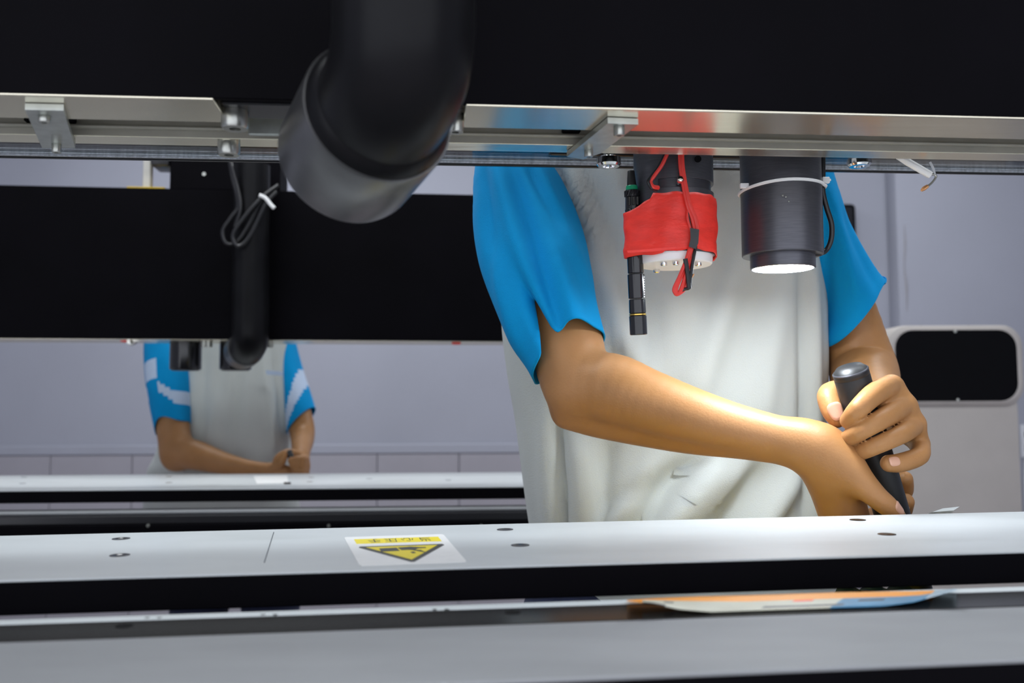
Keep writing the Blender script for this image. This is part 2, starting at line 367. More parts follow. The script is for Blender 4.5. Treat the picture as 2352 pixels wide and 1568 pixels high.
def cap_screw(parent, p, r, h, axis, m='bolt_steel'):
    """socket cap screw: p is the head's bearing face, axis points to the open end"""
    o = emit('cap_screw', MB().lathe([(r * 0.96, 0), (r, h * 0.06), (r, h * 0.88), (r * 0.9, h), (r * 0.42, h), (r * 0.40, h * 0.55), (0.0002, h * 0.5)], p, axis, n=24), m, parent=parent)
    return o
DN = -M1[2]
for (x, y, v, r, h) in ((540, 272, 0.672, 31, 50), (526, 334, 0.738, 25, 46), (1046, 282, 0.672, 20, 46), (984, 342, 0.738, 18, 44)):
    q = MV(x, y, v); rr = PR(r, v); hh_ = PR(h, v)
    cap_screw(beam, W((q[0], v, q[2] + hh_ / 2)), rr, hh_, DN)

# retaining tabs bolted across the groove
def tab(name_label, pxs, w_top, th, holes, cat='bracket'):
    vs = [MW(x, y, w_top - th) for x, y in pxs]
    base = W(np.mean(vs, axis=0))
    t = thing('retaining_tab', base, name_label, cat)
    emit('tab_plate', MB().poly([W(q) for q in vs], th, M1[2]), 'tab_zinc', parent=t, sharp=20)
    for (x, y, r, h) in holes:
        q = MW(x, y, w_top - th - h / 2)
        cap_screw(t, W((q[0], q[1], w_top - th + 0.0002)), r, h, DN)
    return t
tab('small zinc tab bolted under the beam at the far left', [(57, 252), (146, 254), (173, 340), (97, 340)], UP_W - 0.0005, 0.0045, [(102, 275, 0.0042, 0.005), (130, 341, 0.0036, 0.007)])
tab('slanted zinc tab bolted under the beam left of the red camera', [(1396, 283), (1466, 286), (1380, 352), (1340, 366), (1302, 360)], UP_W - 0.0005, 0.0045, [(1422, 302, 0.0042, 0.007), (1352, 353, 0.0036, 0.006)])

# clear acrylic sheet behind the beam (lamps and camera hang under it)
SH_W, SH_F = 0.2558, 0.952
sh = thing('acrylic_sheet', W((0.05, SH_F, SH_W)), 'thin clear acrylic sheet with a bright scratched edge behind the beam', 'sheet')
emit('pane', MB().box((UL, UP_F + 0.001, SH_W + 0.0005), (UR, SH_F - 0.002, SH_W + 0.0025), M1), 'clear_acrylic', parent=sh)
emit('bright_edge', MB().box((UL, SH_F - 0.002, SH_W - 0.0012), (UR, SH_F, SH_W + 0.0026), M1, bev=0.0004), 'acrylic_edge', parent=sh)
emit('edge_rail', MB().box((UL, SH_F - 0.003, SH_W - 0.0036), (UR, SH_F + 0.001, SH_W - 0.0014), M1, bev=0.0004), 'black_anodised', parent=sh)

# chrome nuts under the sheet
for (x, y, r, h, v, lab) in ((1398, 372, 29, 22, 0.81, 'round chrome nut under the beam beside the slanted tab'), (1974, 374, 28, 18, 0.86, 'chrome nut under the sheet right of the lit lamp')):
    q = MV(x, y, v); rr = PR(r, v); hh_ = PR(h, v)
    t = thing('chrome_nut', W((q[0], v, q[2] - hh_ / 2)), lab, 'nut')
    emit('nut_body', MB().lathe([(rr * 0.9, 0), (rr, 0.001), (rr, hh_ - 0.002), (rr * 0.86, hh_), (rr * 0.5, hh_), (rr * 0.45, hh_ - 0.003), (0.0003, hh_ - 0.003)], W((q[0], v, q[2] + hh_ / 2)), DN, n=12 if 'round' not in lab else 28), 'chrome', parent=t)
    emit('stud', MB().lathe([(rr * 0.4, 0), (rr * 0.4, SH_W - q[2] - hh_ / 2)], W((q[0], v, q[2] + hh_ / 2)), M1[2], n=14), 'bolt_steel', parent=t)
# dark bracket bar seen between tab and camera
a = MV(1262, 365, 0.90); b = MV(1712, 372, 0.90)
emit('cross_bracket', MB().box((a[0], 0.895, SH_W - 0.006), (b[0], 0.905, SH_W - 0.0008), M1, bev=0.001), 'black_anodised', label='dark bracket bar under the clear sheet behind the red-taped camera', cat='bracket')

# press bar
bar = thing('press_bar', W((0.05, 0.70, BAR_B)), 'white press bar with black front face in the foreground, warning sticker on it', 'bar')
emit('top_plate', MB().box((UL, BAR_N, BAR_W - 0.0016), (UR, BAR_F, BAR_W), M1, bev=0.0005), 'bar_white', parent=bar)
emit('front_face', MB().box((UL, BAR_N + 0.0006, BAR_B), (UR, BAR_N + 0.016, BAR_W - 0.0016), M1, bev=0.0008), 'black_panel', parent=bar)
emit('rear_lip', MB().box((UL, BAR_F - 0.004, BAR_W - 0.010), (UR, BAR_F - 0.0005, BAR_W - 0.0017), M1), 'bar_white', parent=bar)
for (x, y) in ((278, 1237), (275, 1275), (1160, 1216), (1195, 1252), (1970, 1194), (2037, 1227)):
    q = MW(x, y, BAR_W); rr = 0.0062
    emit('countersunk_screw', MB().lathe([(rr * 1.12, 0.0), (rr * 1.1, 0.0003), (rr * 0.98, 0.0003), (rr * 0.55, 0.0002), (rr * 0.5, 0.00005), (0.0002, 0.00005)], W((q[0], q[1], BAR_W + 0.0001)), M1[2], n=20), 'plate_dark', parent=bar)
# scribed line on the bar
a = MW(629, 1222, BAR_W); b = MW(607, 1292, BAR_W)
emit('scribed_line', MB().tube([W((a[0], a[1], BAR_W)), W((b[0], b[1], BAR_W))], 0.00035, n=6), 'plate_dark', parent=bar)

# warning sticker
q4 = [np.array(MW(x, y, BAR_W)[:2]) for x, y in ((790, 1234), (1018, 1227), (1073, 1291), (826, 1300))]
def LB(s, t):    # s along far edge left->right, t from far edge to near edge
    p = (q4[0] * (1 - s) + q4[1] * s) * (1 - t) + (q4[3] * (1 - s) + q4[2] * s) * t; return p
def LP(pts, z0, th, mb=None): return (mb or MB()).poly([W((*LB(s, t), BAR_W + z0)) for s, t in pts], th, M1[2])
lab = thing('warning_sticker', W((*LB(0.5, 0.5), BAR_W)), 'upside-down warning sticker with yellow triangle on the white press bar', 'sticker')
rc = [(0.02, 0), (0.98, 0), (1, 0.03), (1, 0.97), (0.98, 1), (0.02, 1), (0, 0.97), (0, 0.03)]
emit('sticker_paper', LP(rc, 0.0001, 0.00025), 'label_white', parent=lab)
emit('yellow_strip', LP([(0.085, 0.11), (0.925, 0.11), (0.925, 0.29), (0.085, 0.29)], 0.0003, 0.0002), 'label_yellow', parent=lab)
emit('triangle_border', LP([(0.10, 0.395), (0.905, 0.395), (0.92, 0.43), (0.52, 0.945), (0.485, 0.945), (0.085, 0.43)], 0.0003, 0.0002), 'print_black', parent=lab)
emit('triangle_fill', LP([(0.155, 0.435), (0.85, 0.435), (0.505, 0.885)], 0.0005, 0.0002), 'label_yellow', parent=lab)
mb = MB()
LP([(0.27, 0.50), (0.44, 0.49), (0.45, 0.60), (0.27, 0.61)], 0.0007, 0.0001, mb)                    # press block
LP([(0.45, 0.49), (0.58, 0.47), (0.66, 0.50), (0.72, 0.50), (0.72, 0.53), (0.64, 0.54), (0.60, 0.58), (0.47, 0.58)], 0.0007, 0.0001, mb)   # hand
for k in range(3): LP([(0.56 + 0.03 * k, 0.565 + 0.02 * k), (0.66 + 0.01 * k, 0.60 + 0.03 * k), (0.655 + 0.01 * k, 0.62 + 0.03 * k), (0.55 + 0.03 * k, 0.585 + 0.02 * k)], 0.0007, 0.0001, mb)
LP([(0.54, 0.655), (0.575, 0.64), (0.59, 0.685), (0.555, 0.70)], 0.0007, 0.0001, mb)
emit('hand_symbol', mb, 'print_black', parent=lab)
for i, ch in enumerate('当心压手'):
    cu = bpy.data.curves.new('glyph_tmp', 'FONT'); cu.body = ch; cu.size = 1.0
    to = bpy.data.objects.new('glyph_tmp', cu); COL.objects.link(to)
    bpy.context.view_layer.update()
    me = to.evaluated_get(bpy.context.evaluated_depsgraph_get()).to_mesh()
    vs = np.array([v.co[:] for v in me.vertices]) if len(me.vertices) else np.zeros((0, 3)); fs = [tuple(p.vertices) for p in me.polygons]
    bpy.data.objects.remove(to, do_unlink=True)
    if len(vs):
        vs = vs - [vs[:, 0].min(), vs[:, 1].min(), 0]; vs /= max(vs[:, 0].max(), vs[:, 1].max())
        s_hi = 0.83 - i * 0.165                                     # read from the far side: runs right to left here
        mb = MB(); mb.add([W((*LB(s_hi - p[0] * 0.125, 0.13 + p[1] * 0.14), BAR_W + 0.00055)) for p in vs], fs)
        emit('glyph', mb, 'print_black', parent=lab, fix=False, sharp=0)

# metal blade lying behind the bar
pts = [(2140, 1176), (2166, 1167), (2204, 1163), (2190, 1172)]
sb = thing('scraper_blade', W((MV(2170, 1170, 0.83)[0], 0.83, BAR_W - 0.002)), 'thin silver scraper blade resting behind the white bar at right', 'blade')
emit('blade', MB().poly([W(MV(x, y, 0.815 + 0.02 * (i in (1, 2)))) for i, (x, y) in enumerate(pts)], 0.0008, M1[1] - M1[2]), 'edge_white', parent=sb)
emit('blade_edge', MB().poly([W(MV(x, y, 0.814)) for x, y in ((2120, 1184), (2140, 1176), (2190, 1172), (2180, 1190))], 0.0008, M1[1]), 'bolt_steel', parent=sb)

# lower shelf with its pale strip
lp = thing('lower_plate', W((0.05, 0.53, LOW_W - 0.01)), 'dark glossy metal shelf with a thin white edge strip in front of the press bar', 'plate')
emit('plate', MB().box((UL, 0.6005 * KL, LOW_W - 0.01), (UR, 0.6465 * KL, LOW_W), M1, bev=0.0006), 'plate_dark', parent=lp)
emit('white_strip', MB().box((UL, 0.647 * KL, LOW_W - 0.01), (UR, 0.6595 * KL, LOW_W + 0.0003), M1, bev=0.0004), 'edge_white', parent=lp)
for (x, y) in ((285, 1437), (1178, 1406)):
    q = MW(x, y, LOW_W); emit('plate_screw', MB().lathe([(0.0048, 0), (0.0046, 0.0003), (0.0002, 0.0001)], W((q[0], q[1], LOW_W)), M1[2], n=18), 'dark_hole', parent=lp)
for (x, y) in ((352, 1418), (618, 1411), (1012, 1399)):
    for k in (-1, 1):
        q = MW(x + 14 * k, y, LOW_W + 0.0003); emit('scuff', MB().lathe([(0.0016, 0), (0.0002, 0.00015)], W((q[0], q[1], LOW_W + 0.0003)), M1[2], n=8), 'plate_dark', parent=lp)
# grey table in front
tb = thing('front_table', W((0.05, 0.45, FLOOR_W)), 'smooth grey metal table surface along the bottom of the picture', 'table')
emit('table_top', MB().box((UL, 0.480 * KL, LOW_W - 0.0022), (UR, 0.5995 * KL, LOW_W - 0.0003), M1, bev=0.0006), 'table_grey', parent=tb)
emit('table_base', MB().box((UL, 0.4805 * KL, FLOOR_W + 0.012), (UR, 0.555, LOW_W - 0.0104), M1), 'black_panel', parent=tb)
emit('table_apron', MB().box((UL, 0.4805 * KL, LOW_W - 0.0103), (UR, 0.5998 * KL, LOW_W - 0.0023), M1), 'black_panel', parent=tb)
# machine bed beyond the bar (lower), with a yellow sheet added to bounce lamp light
BED_W = -0.222
bed = thing('machine_bed', W((0.1, 0.83, FLOOR_W)), 'black machine bed behind the white press bar', 'machine')
emit('bed_top', MB().box((UL, 0.662, BED_W - 0.02), (UR, 0.985, BED_W), M1, bev=0.002), 'black_panel', parent=bed)
emit('bed_cabinet', MB().box((UL, 0.68, FLOOR_W + 0.012), (UR, 0.97, BED_W - 0.0205), M1), 'black_panel', parent=bed)
a = MV(1180, 1300, 0.83)[0]; b = MV(2200, 1300, 0.83)[0]
rows = []
for i in range(21):
    u = a + (b - a) * i / 20
    rows.append([W((u, 0.70 + 0.26 * j / 8, BED_W + 0.0012 + 0.002 * math.sin(i * 0.9 + j * 0.4) ** 2)) for j in range(9)])
so = emit('yellow_bounce_sheet', MB().grid(rows), 'yellow_bounce', label='added yellow sheet on the machine bed, bouncing lamp light onto the near worker', cat='sheet')
md = so.modifiers.new('thickness', 'SOLIDIFY'); md.thickness = 0.0006

# curled printed film on the lower plate
def film():
    top = [(1440, 1378), (1500, 1374), (1600, 1370), (1750, 1366), (1900, 1361), (2050, 1358), (2130, 1358), (2196, 1352)]
    bot = [(1441, 1379), (1500, 1386), (1560, 1399), (1680, 1409), (1850, 1403), (2000, 1396), (2100, 1382), (2197, 1353)]
    n = 48; rows = []
    for i in range(n + 1):
        s = i / n
        def at(L): 
            xs = np.linspace(0, 1, len(L)); return (np.interp(s, xs, [p[0] for p in L]), np.interp(s, xs, [p[1] for p in L]))
        tx, ty = at(top); bx, by = at(bot); row = []
        for j in range(9):
            t = j / 8; v = KL * (0.650 * (1 - t) + (0.607) * t)
            x = tx + (bx - tx) * t; y = ty + (by - ty) * t
            q = MV(x, y, v); q[2] = max(q[2], LOW_W + 0.0012)
            row.append(W(q))
        rows.append(row)
    return rows, n
rows, n = film(); fm = []
for i in range(n):
    for j in range(8):
        s = i / n
        m_ = 0 if j < 3 else 1
        if j >= 3 and s > 0.62: m_ = 2
        if s < 0.07: m_ = 0
        if s > 0.88: m_ = 4
        if j == 3 and 0.50 < s < 0.56: m_ = 5
        if j == 6 and 0.47 < s < 0.63: m_ = 3
        if j == 4 and s in (9 / n, 10 / n, 32 / n, 33 / n, 34 / n): m_ = 3
        if j == 7 and (0.08 < s < 0.2): m_ = 3
        fm.append(m_)
mat('film_white', srgb(205, 204, 186), 0.5, var=0.05, spec=0.3); mat('film_blue', srgb(84, 140, 176), 0.5, var=0.15, scale=40, spec=0.3); mat('film_clear', srgb(200, 222, 235), 0.3); mat('film_red', srgb(250, 80, 0), 0.5)
fo = emit('printed_film', MB().grid(rows), None, mats=['orange_film', 'film_white', 'film_blue', 'print_black', 'film_clear', 'film_red'], fmat=fm, fix=False, label='curled printed film with orange edge sticking out under the white bar', cat='film')
md = fo.modifiers.new('thickness', 'SOLIDIFY'); md.thickness = 0.0004; md.offset = 0
# dark cloth on the bed, seen through the slot
rows = []
a = MV(1905, 1350, 0.78)[0]; b = MV(2215, 1350, 0.78)[0]
for i in range(25):
    s = i / 24; h = 0.055 * (1 - max(0, (s - 0.55) / 0.45) ** 2) * min(1, s * 8 + 0.5)
    rows.append([W((a + (b - a) * s, 0.735 + 0.08 * j / 8, BED_W + 0.004 + h * math.sin(math.pi * min(1, max(0.0, j / 8))) ** 0.7 * (1 + 0.08 * math.sin(i * 1.3 + j)))) for j in range(9)])
emit('work_cloth', MB().grid(rows), 'cloth_teal', fix=True, label='dark teal cloth heaped on the machine bed, seen through the slot at right', cat='cloth').modifiers.new('thickness', 'SOLIDIFY').thickness = 0.002
# ================================================================== CAMERA, LAMP, HOSE ON THE NEAR MACHINE
V_CAM = 0.838
def vert(px, v=V_CAM):
    """axis position and depth of something hanging vertically at pixel column px"""
    q = MV(px, 500, v); p = W(q); d = -(RC.T @ (p - CAM))[2]; return p, d
def zf(px, py, d): return C(px, py, d)[2]
UPZ = np.array([0, 0, 1.0])
# ---- red taped camera
ax, d = vert(1548); R0 = PR(90.5, d); df = d - R0 * 0.98
z_top = W((MV(1548, 350, V_CAM)[0], V_CAM, SH_W))[2] - 0.001
Z = lambda y: zf(1548, y, df)
camr = thing('camera_head', (ax[0], ax[1], Z(598)), 'black cylindrical camera head wrapped in red tape hanging under the beam', 'camera')
A = lambda z: (ax[0], ax[1], z)
def cyl(name, prof, m, parent, ctr=None, n=56, **k):
    c = ctr if ctr is not None else ax
    return emit(name, MB().lathe([(r, z) for r, z in prof], (c[0], c[1], 0), UPZ, n=n, **k), m, parent=parent)
cyl('upper_housing', [(R0 * 0.7, Z(406)), (R0 * 0.985, Z(406)), (R0, Z(405)), (R0, z_top), (R0 * 0.7, z_top)], 'anodised_grey', camr)
cyl('inner_barrel', [(R0 * 0.93, Z(432)), (R0 * 0.93, Z(404))], 'anodised_grey', camr)
# bridge: the slot runs only along the front and right
emit('slot_bridge', MB().lathe([(R0 * 0.90, Z(430)), (R0 * 0.998, Z(430)), (R0 * 0.998, Z(404)), (R0 * 0.90, Z(404)), (R0 * 0.90, Z(430))], (ax[0], ax[1], 0), UPZ, n=26, a0=math.radians(30), a1=math.radians(238)), 'anodised_grey', parent=camr)
cyl('lower_housing', [(R0 * 0.7, Z(576)), (R0 * 0.99, Z(576)), (R0, Z(574)), (R0, Z(428)), (R0 * 0.98, Z(427)), (R0 * 0.7, Z(427))], 'anodised_grey', camr)
cyl('base_ring', [(R0 * 0.3, Z(597)), (R0 * 0.90, Z(597)), (R0 * 0.93, Z(594)), (R0 * 0.95, Z(574)), (R0 * 0.3, Z(574))], 'nylon_white', camr)
for ang in (238, 262, 312, 60, 120):
    p = (ax[0] + math.cos(math.radians(ang)) * R0 * 0.72, ax[1] + math.sin(math.radians(ang)) * R0 * 0.72, Z(597))
    emit('base_screw', MB().lathe([(0.0032, 0), (0.0032, 0.003), (0.0024, 0.0038), (0.0002, 0.0038)], p, -UPZ, n=12), 'chrome', parent=camr)
p = C(1557, 422, df + 0.001); q = C(1562, 412, df - 0.010)
emit('set_screw', MB().lathe([(0.0018, 0), (0.0018, 0.008), (0.0030, 0.0082), (0.0034, 0.0115), (0.0024, 0.0135), (0.0002, 0.014)], p, q - p, n=16), 'chrome', parent=camr)
p = C(1603, 365, df + 0.004)
emit('side_hole', MB().lathe([(0.0032, 0), (0.0032, 0.002), (0.0002, 0.0015)], p + 0, C(1603, 365, df - 0.004) - p, n=14), 'dark_hole', parent=camr)
# pointer position (left of the camera, taped on)
pxp = 1457; pp_top = C(1453, 470, d - 0.012); pp_bot = C(1467, 769, d - 0.012)
RP = PR(20, d - 0.012)
paxis = _n(pp_bot - pp_top)
def paxis_at(z): return pp_top + paxis * ((z - pp_top[2]) / paxis[2])
# red tape: hull of the housing and the pointer
def hull_ring(z, ex):
    c2 = paxis_at(z); pts = []
    for k in range(64):
        a = 2 * math.pi * k / 64; pts.append((ax[0] + (R0 + ex) * math.cos(a), ax[1] + (R0 + ex) * math.sin(a)))
        pts.append((c2[0] + (RP + ex) * math.cos(a), c2[1] + (RP + ex) * math.sin(a)))
    pts = sorted(set((round(x, 6), round(y, 6)) for x, y in pts))
    def half(P):
        h = []
        for p in P:
            while len(h) > 1 and (h[-1][0] - h[-2][0]) * (p[1] - h[-2][1]) - (h[-1][1] - h[-2][1]) * (p[0] - h[-2][0]) <= 0: h.pop()
            h.append(p)
        return h[:-1]
    H = np.array(half(pts) + half(pts[::-1])); cx, cy = ax[0], ax[1]
    out = []
    P2 = np.vstack([H, H[:1]])
    for k in range(96):
        a = 2 * math.pi * k / 96; dx, dy = math.cos(a), math.sin(a); best = 0
        for i in range(len(H)):
            x1, y1 = P2[i] - (cx, cy); x2, y2 = P2[i + 1] - (cx, cy)
            den = dx * (y2 - y1) - dy * (x2 - x1)
            if abs(den) < 1e-12: continue
            t = (x1 * (y2 - y1) - y1 * (x2 - x1)) / den; s = (x1 * dy - y1 * dx) / den
            if t > 0 and -1e-6 <= s <= 1 + 1e-6: best = max(best, t)
        out.append((cx + dx * best, cy + dy * best))
    return out
rows = []; NZ = 16
top_y = lambda a: float(np.interp(a, [0, 150, 176, 180, 204, 222, 229, 231, 360], [441, 444, 450, 478, 478, 456, 453, 440, 441])) + 1.2 * math.sin(a * 0.21)
bot_y = lambda a: 578 + 1.5 * math.sin(a * 0.17) + (4 if a < 245 else 0) + (-6 * math.exp(-((a - 290) / 25) ** 2))
for i in range(NZ + 1):
    t = i / NZ; hr = hull_ring(Z(441 + 137 * t), 0.0012); row = []
    for k in range(96):
        a = 360 * k / 96; y = top_y(a) * (1 - t) + bot_y(a) * t
        bulge = 0.0006 * math.sin(k * 0.55 + i * 0.3) + 0.0005 * math.sin(k * 0.23 - i * 0.8) + (0.0008 if i >= 13 else 0) * (1 if k % 2 else 0.8) + 0.0015 * math.sin(math.pi * t) * max(0, math.cos(math.radians(a)))
        dx, dy = hr[k][0] - ax[0], hr[k][1] - ax[1]; L = math.hypot(dx, dy)
        row.append(np.array([hr[k][0] + dx / L * bulge, hr[k][1] + dy / L * bulge, Z(y)]))
    rows.append(row)
to = emit('red_tape', MB().grid(rows, closed=True), 'tape_red', parent=camr, label='wrinkled red tape', sharp=50)
to.modifiers.new('thickness', 'SOLIDIFY').thickness = 0.0009
# loose tape flap
p = [C(1440, 576, df - 0.0005), C(1500, 571, df - 0.003), C(1552, 566, df - 0.004), C(1556, 571, df - 0.004), C(1510, 577, df - 0.003), C(1442, 581, df - 0.0005)]
emit('tape_flap', MB().poly(p, 0.0008, (0, -1, 0)), 'tape_red', parent=camr)
# red and black wires
def wire(name, pts, r, m, parent): return emit(name, MB().tube([C(*q) for q in pts], r, n=8), m, parent=parent)
wf = df - 0.0035
WR = PR(5.2, wf)
wire('red_wire', [(1533, 350, wf), (1520, 378, wf), (1503, 402, wf), (1494, 416, wf), (1499, 428, wf), (1512, 431, wf + 0.004)], WR, 'wire_red', camr)
wire('red_wire', [(1527, 352, wf), (1514, 380, wf), (1497, 404, wf), (1489, 417, wf - 0.001), (1496, 430, wf), (1508, 436, wf + 0.005)], WR * 0.8, 'wire_black', camr)
wire('red_wire', [(1566, 348, wf), (1568, 385, wf), (1575, 428, wf), (1584, 470, wf - 0.001), (1597, 502, wf), (1602, 530, wf)], WR, 'wire_red', camr)
wire('red_wire', [(1561, 348, wf), (1563, 388, wf), (1570, 432, wf), (1579, 474, wf - 0.001), (1590, 504, wf), (1595, 532, wf)], WR * 0.75, 'wire_red', camr)
wire('black_wire', [(1586, 470, wf), (1581, 490, wf - 0.001), (1585, 515, wf), (1588, 530, wf)], WR * 0.4, 'wire_black', camr)
wire('red_wire', [(1580, 482, wf), (1579, 500, wf - 0.001), (1584, 520, wf), (1588, 532, wf)], WR * 0.6, 'wire_red', camr)
p = [(1585, 523), (1606, 527), (1604, 558), (1598, 572), (1582, 566), (1586, 548)]
emit('black_tape_patch', MB().poly([C(x, y, wf - 0.0065) for x, y in p], 0.008, C(1590, 540, 1.0) - CAM), 'tape_black', parent=camr, sharp=20)
wl = wf - 0.002
wire('red_wire', [(1590, 566, wl), (1580, 600, wl), (1566, 630, wl), (1554, 658, wl), (1553, 672, wl), (1561, 672, wl), (1570, 650, wl), (1580, 618, wl), (1590, 590, wl)], WR, 'wire_red', camr)
wire('red_wire', [(1585, 567, wl), (1574, 602, wl - 0.002), (1561, 634, wl - 0.002), (1549, 660, wl), (1549, 670, wl), (1556, 676, wl), (1572, 664, wl + 0.001), (1582, 640, wl)], WR * 0.8, 'wire_red', camr)
wire('black_wire', [(1598, 566, wl), (1592, 596, wl - 0.003), (1586, 640, wl - 0.003), (1584, 660, wl - 0.002), (1572, 664, wl), (1566, 668, wl)], WR * 0.75, 'wire_black', camr)
wire('heat_shrink', [(1574, 594, wl - 0.003), (1579, 626, wl - 0.003), (1583, 662, wl - 0.003)], PR(5.5, wl), 'tape_black', camr)
wire('copper_strand', [(1584, 642, wl - 0.003), (1590, 636, wl - 0.003), (1594, 629, wl - 0.003)], 0.0006, 'copper', camr)

# ---- laser pointer taped to the camera
lpz = lambda y: pp_top + paxis * ((zf(1460, y, d - 0.012) - pp_top[2]) / paxis[2])
lp0 = lpz(426)
po = thing('laser_pointer', tuple(lpz(769)), 'slim black laser pointer with a gold ring taped to the red camera', 'pointer')
def seg(name, y0, y1, r0, r1, m, k=0.0006, n=28):
    a, b = lpz(y0), lpz(y1); L = np.linalg.norm(b - a)
    return emit(name, MB().lathe([(r0 * 0.9, 0), (r0, k), (r1, L - k), (r1 * 0.9, L)], a, paxis, n=n), m, parent=po)
seg('cable_stub', 392, 428, RP * 0.40, RP * 0.55, 'black_rubber')
seg('green_ring', 426, 437, RP * 0.66, RP * 0.70, 'green_ring')
a, b = lpz(437), lpz(452); mb = MB(); mb.lathe([(RP * 0.78, 0), (RP * 0.84, 0.001), (RP * 0.84, 0.006), (RP * 0.78, 0.0062)], a, paxis, n=22)
for k in range(16):
    an = 2 * math.pi * k / 16; e1 = np.array([1, 0, 0.0]); e1 = _n(e1 - paxis * (e1 @ paxis)); e2 = np.cross(paxis, e1)
    rd = lambda an: (e1 * math.cos(an) + e2 * math.sin(an)) * RP * 0.86
    mb.tube([a + rd(an) + paxis * 0.0006, a + rd(an + 0.35) + paxis * 0.0058], 0.0005, n=5)
emit('knurled_ring', mb, 'black_anodised', parent=po)
seg('slotted_collar', 452, 482, RP * 0.80, RP * 0.86, 'black_anodised')
for k in (-1, 0, 1):
    p = lpz(460) + np.array([k * RP * 0.45, -RP * 0.76, 0]); emit('collar_tooth', MB().box(p - [0.0012, 0.0012, 0.006], p + [0.0012, 0.001, 0.002], bev=0.0004), 'gloss_black', parent=po)
seg('barrel', 480, 628, RP * 0.90, RP * 0.92, 'gloss_black')
seg('barrel', 629, 686, RP * 0.97, RP * 0.97, 'gloss_black')
seg('barrel', 687, 720, RP * 0.94, RP * 0.97, 'gloss_black')
seg('gold_ring', 720.3, 724, RP * 0.985, RP * 0.985, 'gold', 0.0002)
seg('nose_cap', 724.3, 769, RP * 1.0, RP * 1.0, 'gloss_black')
# vertical print on the barrel
pz = lpz(660) + np.array([RP * 0.80, -RP * 0.62, 0]); mb = MB()
for k in range(9):
    z0 = -0.010 + k * 0.0023; mb.add([pz + [-0.0006, 0, z0], pz + [0.0007, 0.0007, z0], pz + [0.0007, 0.0007, z0 + 0.0015], pz + [-0.0006, 0, z0 + 0.0015]], [(0, 1, 2, 3)])
emit('white_print', mb, 'nylon_white', parent=po)

# ---- lit lamp
ax2, d2 = vert(1795); R2 = PR(90.5, d2); df2 = d2 - R2 * 0.98
Z2 = lambda y: zf(1795, y, df2)
ltop = z_top
lamp = thing('work_lamp', (ax2[0], ax2[1], Z2(612)), 'black cylindrical lamp shining white light down, white cable tie round it', 'lamp')
cyl('housing', [(R2 * 0.75, Z2(574)), (R2 * 0.985, Z2(574)), (R2, Z2(572)), (R2, ltop - 0.006), (R2 * 0.98, ltop - 0.005), (R2 * 0.7, ltop - 0.005)], 'anodised_grey', lamp, ax2)
cyl('collar', [(R2 * 0.72, Z2(604)), (R2 * 0.775, Z2(606)), (R2 * 0.80, Z2(604)), (R2 * 0.80, Z2(573)), (R2 * 0.7, Z2(573))], 'anodised_grey', lamp, ax2)
cyl('led_lens', [(0.0002, Z2(607)), (R2 * 0.5, Z2(607)), (R2 * 0.76, Z2(605)), (R2 * 0.76, Z2(596)), (0.0002, Z2(596))], 'led', lamp, ax2)
cyl('mount_plate', [(R2 * 0.4, ltop - 0.005), (R2 * 1.02, ltop - 0.005), (R2 * 1.02, ltop), (R2 * 0.4, ltop)], 'nylon_white', lamp, ax2)
# cable tie: slightly tilted loop round the housing, ends sticking out
pts = []
for k in range(49):
    a = 2 * math.pi * k / 48; rr = R2 + 0.0014
    if math.cos(a) > 0.96: rr += 0.002
    pts.append(np.array([ax2[0] + rr * math.cos(a), ax2[1] + rr * math.sin(a), Z2(411) - 0.0030 * max(0.0, -math.cos(a)) ** 2 + 0.0004 * math.cos(a)]))
ti = emit('cable_tie', MB().tube(pts, 0.0015, n=8, smooth=0), 'nylon_white', parent=lamp, label='white nylon cable tie')
p = C(1709, 427, d2 - 0.012); emit('tie_head', MB().box(p - [0.004, 0.002, 0.0024], p + [0.0045, 0.002, 0.0024], bev=0.0006), 'nylon_white', parent=ti)
p = C(1894, 414, d2 - 0.006); emit('tie_head', MB().box(p - [0.0025, 0.002, 0.003], p + [0.0045, 0.002, 0.003], bev=0.0006), 'nylon_white', parent=ti)
emit('tie_tail', MB().tube([p, C(1908, 413, d2 - 0.006)], 0.0011, n=8), 'nylon_white', parent=ti)
dc = d2 - 0.004
emit('lamp_cable', MB().tube([C(*q) for q in ((1890, 352, dc), (1890, 400, dc), (1890, 440, dc), (1899, 478, dc), (1910, 515, dc), (1909, 550, dc), (1898, 574, dc), (1882, 582, dc - 0.004), (1862, 583, dc - 0.01))], PR(6, dc), n=12), 'wire_black', parent=lamp)
for k, (x, y) in enumerate(((1805, 452), (1812, 462), (1822, 458), (1836, 468), (1861, 428), (1858, 446), (1798, 449))):
    # paint chips
    p = C(x, y, d2 - math.sqrt(max(0, R2 ** 2 - PR(x - 1795, d2) ** 2)) - 0.0003)
    emit('paint_chip', MB().lathe([(0.0009, 0), (0.0003, 0.0004)], p, (0, -1, 0), n=6), 'bolt_steel', parent=lamp)

